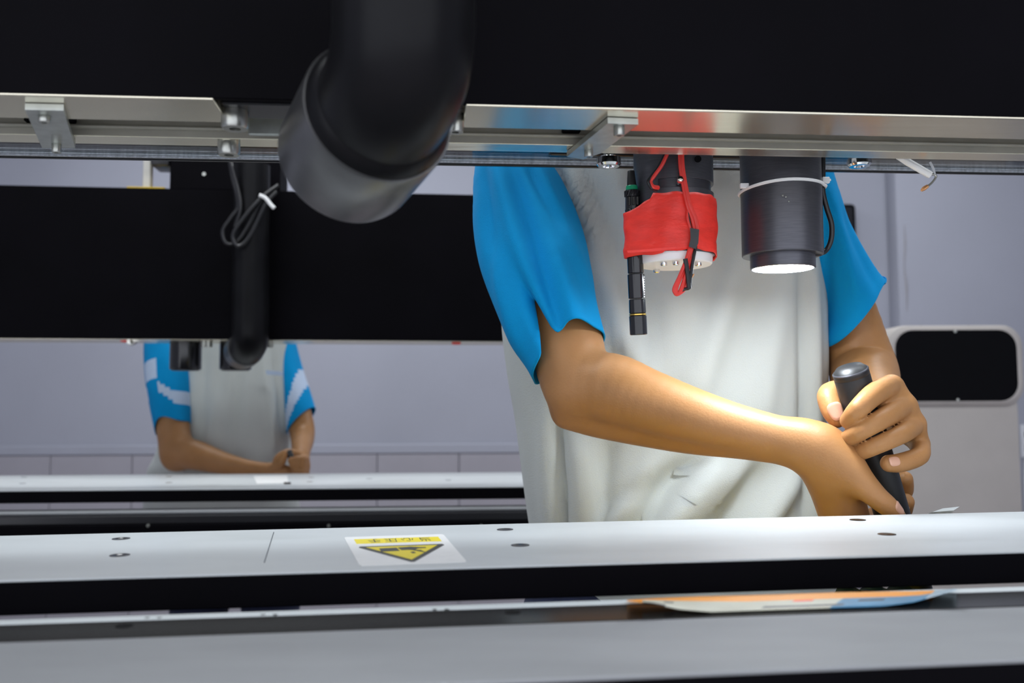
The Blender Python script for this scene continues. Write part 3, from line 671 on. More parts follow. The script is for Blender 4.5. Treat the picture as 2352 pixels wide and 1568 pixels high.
# ---- cut white cable end
dcab = 0.84
cc = thing('cut_cable', tuple(C(2105, 390, dcab)), 'short cut white cable with bare copper end hanging under the beam', 'cable')
emit('sheath', MB().tube([C(2050, 348, dcab), C(2085, 372, dcab), C(2137, 402, dcab)], PR(8.5, dcab), n=16, smooth=0), 'nylon_white', parent=cc)
emit('inner_wire', MB().tube([C(2136, 400, dcab), C(2148, 402, dcab), (C(2149, 408, dcab)), C(2140, 420, dcab), C(2130, 428, dcab)], PR(2.6, dcab), n=8), 'bolt_steel', parent=cc)
emit('inner_wire', MB().tube([C(2136, 372, dcab), C(2144, 388, dcab), C(2147, 402, dcab)], PR(2.6, dcab), n=8), 'switch_white', parent=cc)
emit('copper_end', MB().tube([C(2131, 427, dcab), C(2122, 433, dcab), C(2116, 438, dcab)], [PR(4, dcab), PR(5, dcab), PR(2.5, dcab)], n=8), 'copper', parent=cc)

# ---- suction hose in the foreground
hs = thing('suction_hose', tuple(C(790, 370, 0.60)), 'thick black suction hose with steel sleeve blurred in the foreground', 'hose')
rh = PR(165, 0.50); e0 = C(930, 165, 0.50); tgt = C(800, 362, 0.592); dirv = _n(tgt - e0)
up0 = C(922, -420, 0.5)
path = [up0, (up0 + e0) / 2]
vdir = _n(e0 - up0)
RB = 0.030
for k in range(9):
    t = k / 8; path.append(e0 - vdir * RB * (1 - t) ** 2 + dirv * RB * t ** 2)
path.append(e0 + dirv * 0.045)
emit('hose', MB().tube(path, rh, n=48, smooth=0), 'hose_black', parent=hs, sharp=60)
rs = PR(163, 0.592); s0 = tgt - dirv * 0.064
emit('steel_sleeve', MB().lathe([(rs * 0.93, 0.0), (rs * 0.985, 0.0), (rs, 0.002), (rs, 0.061), (rs * 0.985, 0.064), (rs * 0.93, 0.064), (rs * 0.92, 0.05), (rs * 0.92, 0.002)], s0, dirv, n=64, caps=False), 'sleeve_steel', parent=hs)

emit('hose_cuff', MB().lathe([(rh * 0.98, -0.010), (rh * 1.03, -0.008), (rs * 0.965, -0.001), (rs * 0.965, 0.004)], s0, dirv, n=64), 'hose_black', parent=hs)

# ================================================================== FAR MACHINE
FB_V, FB_B = 2.02, MV(600, 780, 2.02, M2)[2]; FB_T = MV(600, 437, 2.02, M2)[2]
FU0, FU1 = -1.75, 0.34
fb = thing('far_gantry_beam', W((-0.4, 2.08, FB_B), M2), 'black gantry beam of the far machine crossing behind the near worker', 'beam')
emit('front_cover', MB().box((FU0, FB_V, FB_B), (FU1, FB_V + 0.004, FB_T), M2, bev=0.001), 'black_panel', parent=fb)
emit('beam_core', MB().box((FU0, FB_V + 0.005, FB_B + 0.004), (FU1, FB_V + 0.13, FB_T - 0.0005), M2, bev=0.001), 'black_panel', parent=fb)
emit('under_flange', MB().box((FU0, FB_V + 0.006, FB_B - 0.001), (FU1, FB_V + 0.12, FB_B + 0.0035), M2), 'beam_aluminium', parent=fb)
for (x, y) in ((620, 800), (470, 790), (480, 788)):
    q = MV(x, 780, FB_V + 0.06, M2); emit('cap_screw', MB().lathe([(0.008, 0), (0.008, 0.012), (0.0002, 0.012)], W((q[0], FB_V + 0.06, FB_B - 0.001), M2), -M2[2], n=12), 'bolt_steel', parent=fb)
a = MV(392, 400, FB_V + 0.02, M2); b = MV(645, 400, FB_V + 0.02, M2); ht = MV(500, 345, FB_V + 0.02, M2)[2]
mk = thing('motor_mount', W(((a[0] + b[0]) / 2, FB_V + 0.07, FB_T), M2), 'black mounting box on top of the far machine beam', 'box')
emit('mount_box', MB().box((a[0], FB_V + 0.012, FB_T + 0.0005), (b[0], FB_V + 0.12, ht), M2, bev=0.003), 'black_panel', parent=mk)
for (x, y) in ((469, 400), (592, 390)):
    q = MV(x, y, FB_V + 0.012, M2); emit('mount_screw', MB().lathe([(0.0045, 0), (0.004, 0.003), (0.0002, 0.003)], W((q[0], FB_V + 0.0125, q[2]), M2), -M2[1], n=10), 'bolt_steel', parent=mk)
q = MV(350, 372, FB_V + 0.05, M2); q2 = MV(394, 385, FB_V + 0.05, M2)
emit('side_lug', MB().box((q[0], FB_V + 0.03, q2[2]), (q2[0], FB_V + 0.10, ht - 0.004), M2, bev=0.006, seg=2), 'black_anodised', parent=mk)
a = MV(440, 366, FB_V + 0.03, M2); b = MV(520, 376, FB_V + 0.03, M2)
emit('mount_lid', MB().box((a[0], FB_V + 0.004, ht - 0.004), (b[0], FB_V + 0.10, ht + 0.006), M2, bev=0.003), 'tab_zinc', parent=mk)
a = MV(300, 428, FB_V + 0.06, M2); b = MV(390, 428, FB_V + 0.06, M2)
ys = thing('stop_post', W(((a[0] + b[0]) / 2, FB_V + 0.06, FB_T), M2), 'cream post on a yellow foot standing on the far beam', 'post')
emit('yellow_foot', MB().box((a[0], FB_V + 0.03, FB_T + 0.0005), (b[0] - 0.002, FB_V + 0.10, FB_T + 0.010), M2, bev=0.002), 'yellow_plastic', parent=ys)
a = MV(331, 400, FB_V + 0.06, M2); b = MV(349, 400, FB_V + 0.06, M2)
emit('post', MB().box((a[0], FB_V + 0.05, FB_T + 0.0105), (b[0], FB_V + 0.07, ht + 0.03), M2, bev=0.002), 'cream_paint', parent=ys)

# far hose
def F2(px, py, v): return W(MV(px, py, v, M2), M2)
fh = thing('far_suction_hose', F2(565, 845, FB_V - 0.06), 'thin looking black hose hanging down the far machine beam to a pale elbow', 'hose')
hv = FB_V - 0.055; rh2 = PR(40, 2.0)
pth = [F2(578, 380, hv), F2(577, 520, hv), F2(576, 680, hv), F2(575, 752, hv), F2(574, 782, hv + 0.006), F2(566, 800, hv + 0.035)]
emit('hose', MB().tube(pth, rh2, n=28, smooth=6), 'hose_black', parent=fh, sharp=60)
p0, p1 = F2(566, 799, hv + 0.028), F2(556, 808, hv + 0.075)
emit('elbow_sleeve', MB().lathe([(rh2 * 1.02, 0), (rh2 * 1.02, np.linalg.norm(p1 - p0))], p0, p1 - p0, n=28), 'sleeve_steel', parent=fh)
cbm = [F2(x, y, hv - rh2 - 0.004) for x, y in ((528, 370), (535, 410), (548, 470), (530, 500), (512, 530), (520, 558), (545, 555), (575, 510), (600, 460), (618, 450))]
cl = thing('cable_bundle', F2(560, 560, hv - 0.05), 'loose dark cable loop tied in front of the far hose', 'cable')
emit('cable_loop', MB().tube(cbm, 0.0045, n=8), 'wire_black', parent=cl)
emit('cable_loop', MB().tube([F2(x, y, hv - rh2 - 0.012) for x, y in ((640, 425), (600, 455), (560, 500), (535, 540), (548, 565), (575, 540), (610, 470), (636, 440))], 0.0045, n=8), 'wire_black', parent=cl)
emit('cable_loop', MB().tube([F2(x, y, hv - rh2 - 0.008) for x, y in ((530, 375), (545, 430), (552, 480), (540, 520))], 0.004, n=8), 'wire_black', parent=cl)
emit('white_tie', MB().tube([F2(x, y, hv - rh2 - 0.018) for x, y in ((596, 448), (610, 455), (622, 470), (630, 478))], 0.0042, n=8), 'nylon_white', parent=cl)
# two far cylinders under the beam
for (x0, x1, lab_) in ((392, 462, 'glossy black cylinder under the far beam, in front of the far worker\'s blue sleeve'), (506, 577, 'glossy black cylinder under the far beam, beside the far hose elbow')):
    q = MV((x0 + x1) / 2, 800, FB_V + 0.09, M2); c = W(q, M2); dd = -(RC.T @ (c - CAM))[2]; rr = PR((x1 - x0) / 2, dd)
    zb = C((x0 + x1) / 2, 849, dd)[2]; zt = W((q[0], q[1], FB_B), M2)[2] - 0.0015
    t = thing('far_camera_head', (c[0], c[1], zb), lab_, 'camera', 'cylinders under the far beam')
    emit('head_body', MB().lathe([(rr * 0.7, zb), (rr * 0.97, zb), (rr, zb + 0.003), (rr, zt), (rr * 0.7, zt)], (c[0], c[1], 0), UPZ, n=36), 'gloss_black', parent=t)
    emit('head_ring', MB().lathe([(rr * 0.3, zb - 0.002), (rr * 0.86, zb - 0.002), (rr * 0.86, zb + 0.001), (rr * 0.3, zb + 0.001)], (c[0], c[1], 0), UPZ, n=36), 'black_anodised', parent=t)
# small things hanging under the far beam
c = F2(298, 784, FB_V + 0.05)
t = thing('indicator_plug', tuple(c), 'tiny red and white plug under the far beam at left', 'plug')
emit('red_cap', MB().tube([F2(278, 779, FB_V + 0.05), F2(294, 783, FB_V + 0.05)], PR(5, 2.05), n=10), 'wire_red', parent=t)
emit('clear_body', MB().tube([F2(294, 783, FB_V + 0.05), F2(302, 787, FB_V + 0.05), F2(320, 781, FB_V + 0.05)], [PR(6, 2.05), PR(7, 2.05), PR(3, 2.05)], n=10), 'chrome', parent=t)
c = F2(1048, 786, FB_V + 0.03)
emit('red_clip', MB().box(np.array(c) - [0.010, 0.006, 0.005], np.array(c) + [0.010, 0.006, 0.008], bev=0.002), 'wire_red', label='small red clip under the far beam beside the near worker', cat='clip')

# far press bar and table
FBW = -0.1669; FN, FF_ = 1.905, 2.300
fbar = thing('far_press_bar', W((-0.4, 2.1, FBW - 0.03), M2), 'white press bar of the far machine under the far worker\'s hands', 'bar')
emit('top_plate', MB().box((FU0, FN, FBW - 0.003), (FU1, FF_, FBW), M2, bev=0.001), 'bar_white', parent=fbar)
fbb = MV(600, 1151, FN, M2)[2]
emit('front_face', MB().box((FU0, FN + 0.001, fbb), (FU1, FF_ - 0.05, FBW - 0.003), M2, bev=0.001), 'black_panel', parent=fbar)
for (x, y) in ((55, 1095), (52, 1110), (388, 1094), (388, 1108), (715, 1096), (712, 1106), (848, 1099), (1030, 1102)):
    q = MW(x, y, FBW, M2); emit('countersunk_screw', MB().lathe([(0.0075, 0), (0.0002, 0.0003)], W((q[0], q[1], FBW + 0.0001), M2), M2[2], n=12), 'plate_dark', parent=fbar)
p4 = [W(MW(x, y, FBW + 0.0003, M2), M2) for x, y in ((582, 1093), (660, 1092), (662, 1109), (590, 1111))]
st = thing('far_sticker', tuple(np.mean(p4, axis=0)), 'pale blank sticker on the white bar of the far machine', 'sticker')
emit('sticker_paper', MB().poly(p4, 0.0004, M2[2]), 'label_white', parent=st)
p4 = [W(MW(x, y, FBW + 0.0008, M2), M2) for x, y in ((652, 1107), (668, 1107), (668, 1111), (652, 1111))]
emit('sticker_mark', MB().poly(p4, 0.0003, M2[2]), 'plate_dark', parent=st)
w1 = MV(600, 1166, 1.93, M2)[2]; w2 = MV(600, 1179, 1.90, M2)[2]
ft = thing('far_table', W((-0.4, 1.95, FLOOR_W), M2), 'dark lower body of the far machine with a pale metal rail', 'machine')
emit('pale_rail', MB().box((FU0, 1.90, w2), (FU1, 1.94, w1), M2, bev=0.003), 'table_grey', parent=ft)
emit('rail_step', MB().box((FU0, 1.885, w2 - 0.016), (FU1, 1.945, w2 - 0.0005), M2, bev=0.001), 'black_anodised', parent=ft)
emit('rail_ledge', MB().box((FU0, 1.870, w2 - 0.040), (FU1, 1.945, w2 - 0.0165), M2, bev=0.001), 'black_panel', parent=ft)
emit('table_body', MB().box((FU0, 1.876, w2 - 0.12), (FU1, 1.945, w2 - 0.0405), M2), 'black_panel', parent=ft)
for u in (FU0 + 0.02, FU1 - 0.10):
    emit('table_leg', MB().box((u, 1.88, FLOOR_W + 0.02), (u + 0.06, 1.94, w2 - 0.1205), M2, bev=0.003), 'black_panel', parent=ft)
for x in (340, 755, 1105):
    q = MV(x, 1207, 1.87, M2); emit('rail_screw', MB().lathe([(0.004, 0), (0.003, 0.002), (0.0002, 0.002)], W((q[0], 1.8705, q[2]), M2), -M2[1], n=10), 'bolt_steel', parent=ft)
# ================================================================== PEOPLE
GRP = 'group'
def sdf_mesh(prims, vox, pad=0.012, smooth=1):
    """smooth union of round cones -> surface nets. prim = (a, ra, b, rb, k[, flat_axis, flat_scale])"""
    groups = [(p[1], p[2]) if p[0] is GRP else ([p[:4]], p[4]) for p in prims]
    A = np.array([q for g, k in groups for p in g for q in (p[0], p[2])]); Rr = max(max(p[1], p[3]) for g, k in groups for p in g)
    lo = A.min(0) - Rr - pad; hi = A.max(0) + Rr + pad
    n = np.ceil((hi - lo) / vox).astype(int) + 1
    G = np.full(n, 0.05, np.float32)
    ax_ = [(lo[i] + vox * np.arange(n[i])).astype(np.float32) for i in range(3)]
    for g, k in groups:
        pts = np.array([q for p in g for q in (p[0], p[2])]); rm = max(max(p[1], p[3]) for p in g) + 0.016 + k
        l0 = np.clip(((pts.min(0) - rm - lo) / vox).astype(int), 0, n - 1); h0 = np.clip(((pts.max(0) + rm - lo) / vox).astype(int) + 2, 1, n)
        D0 = np.full(h0 - l0, 0.05, np.float32)
        for (a, ra, b, rb) in g:
            a = np.asarray(a, float); b = np.asarray(b, float); rm = max(ra, rb) + 0.016 + k
            l = np.clip(((np.minimum(a, b) - rm - lo) / vox).astype(int), 0, n - 1); h = np.clip(((np.maximum(a, b) + rm - lo) / vox).astype(int) + 2, 1, n)
            X = (ax_[0][l[0]:h[0]] - a[0])[:, None, None]; Y = (ax_[1][l[1]:h[1]] - a[1])[None, :, None]; Q = (ax_[2][l[2]:h[2]] - a[2])[None, None, :]
            ba = b - a; L2 = ba @ ba + 1e-12
            t = np.clip((X * ba[0] + Y * ba[1] + Q * ba[2]) / L2, 0, 1)
            D = np.sqrt((X - t * ba[0]) ** 2 + (Y - t * ba[1]) ** 2 + (Q - t * ba[2]) ** 2) - (ra + (rb - ra) * t)
            S = D0[l[0] - l0[0]:h[0] - l0[0], l[1] - l0[1]:h[1] - l0[1], l[2] - l0[2]:h[2] - l0[2]]; np.minimum(S, D, out=S)
        S = G[l0[0]:h0[0], l0[1]:h0[1], l0[2]:h0[2]]
        if k > 0:
            hh = np.clip(0.5 + 0.5 * (S - D0) / k, 0, 1); S[...] = S * (1 - hh) + D0 * hh - k * hh * (1 - hh)
        else: np.minimum(S, D0, out=S)
    ins = G < 0
    c = [(i, j, k) for i in (0, 1) for j in (0, 1) for k in (0, 1)]
    sl = lambda o: tuple(slice(o[q], n[q] - 1 + o[q]) for q in range(3))
    cnt = sum(ins[sl(o)].astype(np.int8) for o in c); act = (cnt > 0) & (cnt < 8)
    idx = np.argwhere(act); vals = {o: G[idx[:, 0] + o[0], idx[:, 1] + o[1], idx[:, 2] + o[2]] for o in c}
    acc = np.zeros((len(idx), 3)); num = np.zeros(len(idx))
    for o in c:
        for q in range(3):
            if o[q] == 0:
                o2 = list(o); o2[q] = 1; o2 = tuple(o2); v0, v1 = vals[o], vals[o2]; x = (v0 < 0) != (v1 < 0)
                t = np.where(x, v0 / np.where(x, v0 - v1, 1), 0); pt = np.tile(np.array(o, float), (len(idx), 1)); pt[:, q] = t
                acc[x] += pt[x]; num[x] += 1
    V = lo + (idx + acc / num[:, None]) * vox
    vid = np.full(n - 1, -1, np.int64); vid[tuple(idx.T)] = np.arange(len(idx)); Fs = []
    for q in range(3):
        s0 = [slice(None)] * 3; s1 = [slice(None)] * 3; s0[q] = slice(0, -1); s1[q] = slice(1, None)
        a_, b_ = ins[tuple(s0)], ins[tuple(s1)]; e = np.argwhere(a_ != b_); r, t = [(1, 2), (2, 0), (0, 1)][q]
        ok = (e[:, r] > 0) & (e[:, t] > 0) & (e[:, r] < n[r] - 1) & (e[:, t] < n[t] - 1); e = e[ok]; fl = a_[tuple(e.T)]
        def g(dr, dt): w = e.copy(); w[:, r] -= dr; w[:, t] -= dt; return vid[tuple(w.T)]
        qd = np.stack([g(0, 0), g(1, 0), g(1, 1), g(0, 1)], 1); qd[~fl] = qd[~fl][:, ::-1]; Fs.append(qd)
    Fq = np.concatenate(Fs)
    for _ in range(smooth):
        S_ = np.zeros_like(V); K = np.zeros(len(V))
        for i in range(4):
            j = (i + 1) % 4; np.add.at(S_, Fq[:, i], V[Fq[:, j]]); np.add.at(K, Fq[:, i], 1); np.add.at(S_, Fq[:, j], V[Fq[:, i]]); np.add.at(K, Fq[:, j], 1)
        V = V * 0.4 + 0.6 * S_ / K[:, None]
    return V, Fq

def chain(pts, k=0.006, sub=4):
    """pts: (px, py, depth, radius_px) -> one smooth tapering limb, blended with the rest over k"""
    P = [np.array([*C(*a[:3]), PR(a[3], a[2])]) for a in pts]
    if len(P) > 2: P = spline(P, sub)
    return [(GRP, [(a[:3], a[3], b[:3], b[3]) for a, b in zip(P[:-1], P[1:])], k)]

def body_core(sh_l, sh_r, hip, head_c, lean):
    """torso, neck, head, legs under the clothes (round cones)"""
    sh_l, sh_r, hip, head_c = map(np.asarray, (sh_l, sh_r, hip, head_c)); mid = (sh_l + sh_r) / 2
    P = []; k = 0.03
    chest = mid - [0, 0, 0.10]; belly = hip * 0.6 + mid * 0.4
    P.append((sh_l * 0.75 + mid * 0.25 + [0, 0.01, -0.01], 0.038, sh_r * 0.75 + mid * 0.25 + [0, 0.01, -0.01], 0.038, k))
    for s in (-1, 1):
        P.append((chest + [s * 0.07, 0.02, 0], 0.055, belly + [s * 0.06, 0.01, 0], 0.058, k))
        P.append((belly + [s * 0.06, 0.01, 0], 0.058, hip + [s * 0.07, 0, 0], 0.075, k))
        kn = np.array([hip[0] + s * 0.11, hip[1] - 0.02, hip[2] * 0.52]); an = np.array([hip[0] + s * 0.13, hip[1] + 0.02, 0.09])
        P.append((hip + [s * 0.08, 0, -0.04], 0.075, kn, 0.05, k)); P.append((kn, 0.05, an, 0.034, 0.02))
    nk = mid + [0, 0, 0.04]; P.append((nk, 0.056, head_c - [0, -0.01, 0.07], 0.050, 0.03))
    return P
def head_prims(hc):
    hc = np.asarray(hc, float); P = []; k = 0.02
    P.append((hc + [0, 0.02, 0.02], 0.082, hc + [0, -0.005, 0.04], 0.078, k))
    P.append((hc + [0, -0.02, -0.02], 0.066, hc + [0, -0.035, -0.085], 0.038, k))
    P.append((hc + [0, -0.082, 0.0], 0.008, hc + [0, -0.104, -0.036], 0.013, 0.012))          # nose
    for s in (-1, 1):
        P.append((hc + [s * 0.012, -0.07, 0.016], 0.012, hc + [s * 0.045, -0.062, 0.016], 0.011, 0.012))   # brow
        P.append((hc + [s * 0.045, -0.058, -0.035], 0.018, hc + [s * 0.04, -0.05, -0.05], 0.016, 0.02))      # cheek
        P.append((hc + [s * 0.078, 0.005, 0.01], 0.010, hc + [s * 0.080, 0.008, -0.032], 0.008, 0.006))       # ear
        P.append((hc + [s * 0.032, -0.066, -0.002], 0.011, hc + [s * 0.030, -0.066, -0.002], 0.011, 0.002))    # eye
    P.append((hc + [-0.018, -0.084, -0.062], 0.007, hc + [0.018, -0.084, -0.062], 0.007, 0.006))               # mouth
    return P

def fold_disp(P, folds):
    r = RC.T @ (P - CAM); ppx, ppy = 1176 + F * r[0] / -r[2], 784 - F * r[1] / -r[2]; s = 0.0
    for (x0, y0, x1, y1, w, am) in folds:
        dx, dy = x1 - x0, y1 - y0; L = math.hypot(dx, dy); t = ((ppx - x0) * dx + (ppy - y0) * dy) / L / L; sd = ((ppx - x0) * dy - (ppy - y0) * dx) / L
        if abs(sd) > 4 * w or t < -0.6 or t > 1.6: continue
        s += am * math.exp(-(sd / w) ** 2) / (1 + math.exp(-12 * (t + 0.02))) / (1 + math.exp(12 * (t - 1.02)))
    return s
def sleeve_mesh(rings, hem, nphi=72, nt=40, wr=0.0, notch=None, stripes=None, seed=0, folds=()):
    """rings: (xl, xr, y, depth, half_depth) in pixels/metres from shoulder to hem; hem(phi)-> shift along the arm in metres at the hem"""
    rg = np.random.default_rng(seed); rows = []; fm = []
    ts = np.linspace(0, 1, len(rings)); cols = list(zip(*rings))
    cen = np.array([C((r[0] + r[1]) / 2, r[2], r[3]) for r in rings]); hw = np.array([PR((r[1] - r[0]) / 2, r[3]) for r in rings]); hd = np.array([r[4] for r in rings])
    cs = np.array(spline(list(cen), 8)); hs_ = np.array(spline([np.array([a, b]) for a, b in zip(hw, hd)], 8)); M = len(cs)
    ph = rg.uniform(0, 6.28, 6)
    for i in range(nt + 1):
        t = i / nt; f = t * (M - 1); i0 = min(int(f), M - 2); q = f - i0
        c = cs[i0] * (1 - q) + cs[i0 + 1] * q; a, b = hs_[i0] * (1 - q) + hs_[i0 + 1] * q
        T = _n(cs[min(i0 + 2, M - 1)] - cs[max(i0 - 1, 0)]); e1 = _n(np.array([1, 0, 0]) - T * T[0]); e2 = np.cross(T, e1)
        if e2[1] > 0: e2 = -e2                                  # towards the camera
        row = []
        for k in range(nphi):
            p = 2 * math.pi * k / nphi
            w_ = 1 + wr * (math.sin(2 * p + ph[0] + 3 * t) * 0.5 + math.sin(3 * p + ph[1] - 5 * t) * 0.35 + 0.25 * math.sin(5 * p + ph[2] + 2 * t) + 0.2 * math.sin(7 * p + 2.5 * t + ph[3])) * (0.5 + 0.5 * t)
            sh = hem(p) * t ** 3
            if notch:
                dp = (p - notch[0] + math.pi) % (2 * math.pi) - math.pi
                g = math.exp(-(dp / notch[1]) ** 2) * max(0, (t - 0.62) / 0.38) ** 1.5
                w_ *= 1 - notch[2] * g; sh -= notch[3] * g
            rad = e1 * math.cos(p) * a + e2 * math.sin(p) * b; P_ = c + rad * w_ + T * sh
            if folds and math.sin(p) > -0.1: P_ = P_ + _n(rad) * fold_disp(P_, folds)
            row.append(P_)
        rows.append(row)
    if stripes:
        for i in range(nt):
            for k in range(nphi):
                p = 360 * k / nphi; t = i / nt; fm.append(1 if stripes(t, p) else 0)
    return rows, fm

def shirt_mesh(lv, nphi=128, nt=90, folds=(), pw=2.5, dref=1.06, noise=0.0):
    """lv: (y_px, xl, xr, depth_centre, half_depth) levels; folds: (x0,y0,x1,y1,width_px,amp)"""
    cen = [C((l[1] + l[2]) / 2, l[0], l[3]) for l in lv]; hw = [PR((l[2] - l[1]) / 2, l[3]) for l in lv]
    cs = np.array(spline(cen, 8)); hs_ = np.array(spline([np.array([a, l[4]]) for a, l in zip(hw, lv)], 8)); M = len(cs); rows = []
    for i in range(nt + 1):
        f = i / nt * (M - 1); i0 = min(int(f), M - 2); q = f - i0
        c = cs[i0] * (1 - q) + cs[i0 + 1] * q; a, b = hs_[i0] * (1 - q) + hs_[i0 + 1] * q; row = []
        for k in range(nphi):
            p = 2 * math.pi * k / nphi; co, si = math.cos(p), math.sin(p)
            x = math.copysign(abs(co) ** (2 / pw), co) * a; y = -math.copysign(abs(si) ** (2 / pw), si) * b
            P = c + np.array([x, y, 0])
            nrm = _n(np.array([co / a, -si / b, 0])); s = 0.0
            if si > -0.2:
                s += fold_disp(P, folds)
            if noise: s += noise * (math.sin(p * 7 + i * 0.05) + 0.6 * math.sin(p * 13 - i * 0.09 + 1))
            row.append(P + nrm * s)
        rows.append(row)
    return rows

def concat(parts):
    V = []; Fq = []; o = 0
    for v, f in parts: V.append(v); Fq.append(f + o); o += len(v)
    return np.concatenate(V), np.concatenate(Fq)
def emit_body(name, V, Fq, root_loc, regions, label, cat='person'):
    """regions: (centre, radius, material index) spheres that recolour faces (nails, eyes, lips)"""
    me = bpy.data.meshes.new(name); me.vertices.add(len(V)); me.vertices.foreach_set('co', (V - root_loc).astype(np.float32).ravel())
    me.loops.add(len(Fq) * 4); me.loops.foreach_set('vertex_index', Fq.astype(np.int32).ravel()); me.polygons.add(len(Fq))
    me.polygons.foreach_set('loop_start', np.arange(0, len(Fq) * 4, 4, dtype=np.int32)); me.polygons.foreach_set('loop_total', np.full(len(Fq), 4, np.int32))
    mi = np.zeros(len(Fq), np.int32); cc_ = V[Fq].mean(1)
    for r in regions:
        c, rad, m_ = r[:3]; dd = cc_ - c
        if len(r) > 3: dd = dd @ r[3]                           # 3x3 scaled axes
        mi[np.linalg.norm(dd, axis=1) < rad] = m_
    me.polygons.foreach_set('material_index', mi); me.polygons.foreach_set('use_smooth', np.ones(len(Fq), bool))
    for m_ in ('skin', 'nail', 'eye_white', 'eye_dark', 'lip'): me.materials.append(MATS[m_])
    me.update(calc_edges=True); me.validate()
    bm = bmesh.new(); bm.from_mesh(me); bmesh.ops.recalc_face_normals(bm, faces=bm.faces); bm.to_mesh(me); bm.free()
    o = bpy.data.objects.new(name, me); COL.objects.link(o); o.location = tuple(root_loc); return tag(o, label, cat)
def mesh_part(name, V, Fq, m, parent, sharp=0):
    mb = MB(); mb.v = [tuple(p) for p in V]; mb.f = [tuple(f) for f in Fq]; return emit(name, mb, m, parent=parent, sharp=sharp)
def nails(person, specs):
    """curved plates on the finger backs: centre on the finger axis, direction, outward normal, finger radius, half width angle, half length"""
    for (c, along, normal, r, ha, l, tap) in specs:
        a = _n(along); nn = _n(np.asarray(normal, float) - a * (np.asarray(normal, float) @ a)); sd = np.cross(a, nn); rows = []
        for i in range(1, 7):
            f = i / 6; row = []
            for k in range(24):
                an = 2 * math.pi * k / 24; cx, cy = math.cos(an), math.sin(an); e = (abs(cx) ** 3 + abs(cy) ** 3) ** (-1 / 3)
                x = cx * e * f; th = cy * e * f * ha; rr = (r - tap * x) * (1.065 if f < 0.9 else 0.97)
                row.append(np.asarray(c) + a * x * l + (nn * math.cos(th) + sd * math.sin(th)) * rr)
            rows.append(row)
        emit('fingernail', MB().grid(rows, closed=True).add(rows[0], [tuple(range(24))]), 'nail', parent=person, sharp=60)
def nail_region(tip, along, normal, w, l):
    """ellipse on the finger's back: tip centre, finger direction, outward normal"""
    a = _n(along); nn = _n(np.asarray(normal) - a * (np.asarray(normal) @ a)); s = np.cross(a, nn)
    Mx = np.stack([a / l, s / w, nn / 0.014], 1); return (np.asarray(tip), 1.0, 1, Mx)

def trousers_and_shoes(person, hip, top_z, foot_y):
    P = []; hip = np.asarray(hip)
    for s in (-1, 1):
        kn = np.array([hip[0] + s * 0.11, hip[1] - 0.02, hip[2] * 0.52]); an = np.array([hip[0] + s * 0.13, hip[1] + 0.02, 0.09])
        P += [(np.array([hip[0] + s * 0.065, hip[1], top_z]), 0.094, hip + [s * 0.085, 0, -0.06], 0.100, 0.03), (hip + [s * 0.085, 0, -0.06], 0.098, kn, 0.072, 0.02), (kn, 0.072, an, 0.062, 0.02)]
    V, Fq = sdf_mesh(P, 0.010, smooth=2); mesh_part('trousers', V, Fq, 'denim', person)
    for s in (-1, 1):
        a = np.array([hip[0] + s * 0.13, hip[1] + 0.04, 0.045])
        V, Fq = sdf_mesh([(a, 0.043, a + [0, -0.06, 0.0], 0.040, 0.02), (a + [0, -0.06, -0.004], 0.040, a + [s * 0.01, -0.16, -0.012], 0.032, 0.02)], 0.006, smooth=1)
        V[:, 2] = np.maximum(V[:, 2], 0.001); mesh_part('shoe', V, Fq, 'shoe', person)

# ------------------------------------------------------------------ near worker
HX = _n(C(2045, 1165, 0.905) - C(1953, 850, 0.885))          # handle axis
h_top = C(1953, 852, 0.885); RHN = PR(40, 0.89)
def hand_r():
    """hand at image right (gripping the handle) with its forearm and upper arm"""
    P = []
    P += chain([(1885, 540, 1.155, 36), (1948, 690, 1.155, 52), (1972, 800, 1.16, 68), (1984, 856, 1.15, 76), (1992, 890, 1.09, 72), (2012, 918, 1.02, 60), (2032, 938, 0.962, 47)], 0.01)
    W0 = (2030, 942, 0.952)
    M = [(2048, 888, 0.900, 27), (2078, 932, 0.894, 26), (2099, 974, 0.896, 25), (2112, 1020, 0.904, 22)]
    for m_ in M: P += chain([(*W0, 40), (*m_[:3], m_[3] - 2)], 0.010)
    P += chain([M[0], M[1]], 0.004) + chain([M[1], M[2]], 0.004) + chain([M[2], M[3]], 0.004)
    P += chain([(2050, 915, 0.892, 22), (2028, 925, 0.880, 20)], 0.006) + chain([(2075, 955, 0.888, 20), (2058, 965, 0.880, 18)], 0.006)
    fk = 0.0018
    P += chain([M[0], (2012, 902, 0.868, 26), (1972, 938, 0.855, 23), (1948, 966, 0.868, 19)], fk)
    P += chain([M[1], (2036, 956, 0.863, 24), (1982, 987, 0.854, 21.5), (1948, 1007, 0.870, 19.5)], fk)
    P += chain([M[2], (2072, 996, 0.863, 22), (2012, 1023, 0.855, 20.5), (1974, 1039, 0.868, 19)], fk)
    P += chain([M[3], (2112, 1046, 0.880, 21.5), (2070, 1062, 0.866, 22), (2042, 1064, 0.862, 20)], fk)
    P += chain([(2020, 935, 0.95, 34), (1958, 903, 0.945, 30), (1906, 904, 0.912, 26), (1911, 938, 0.898, 26), (1922, 963, 0.893, 20)], 0.006)   # thumb
    return P
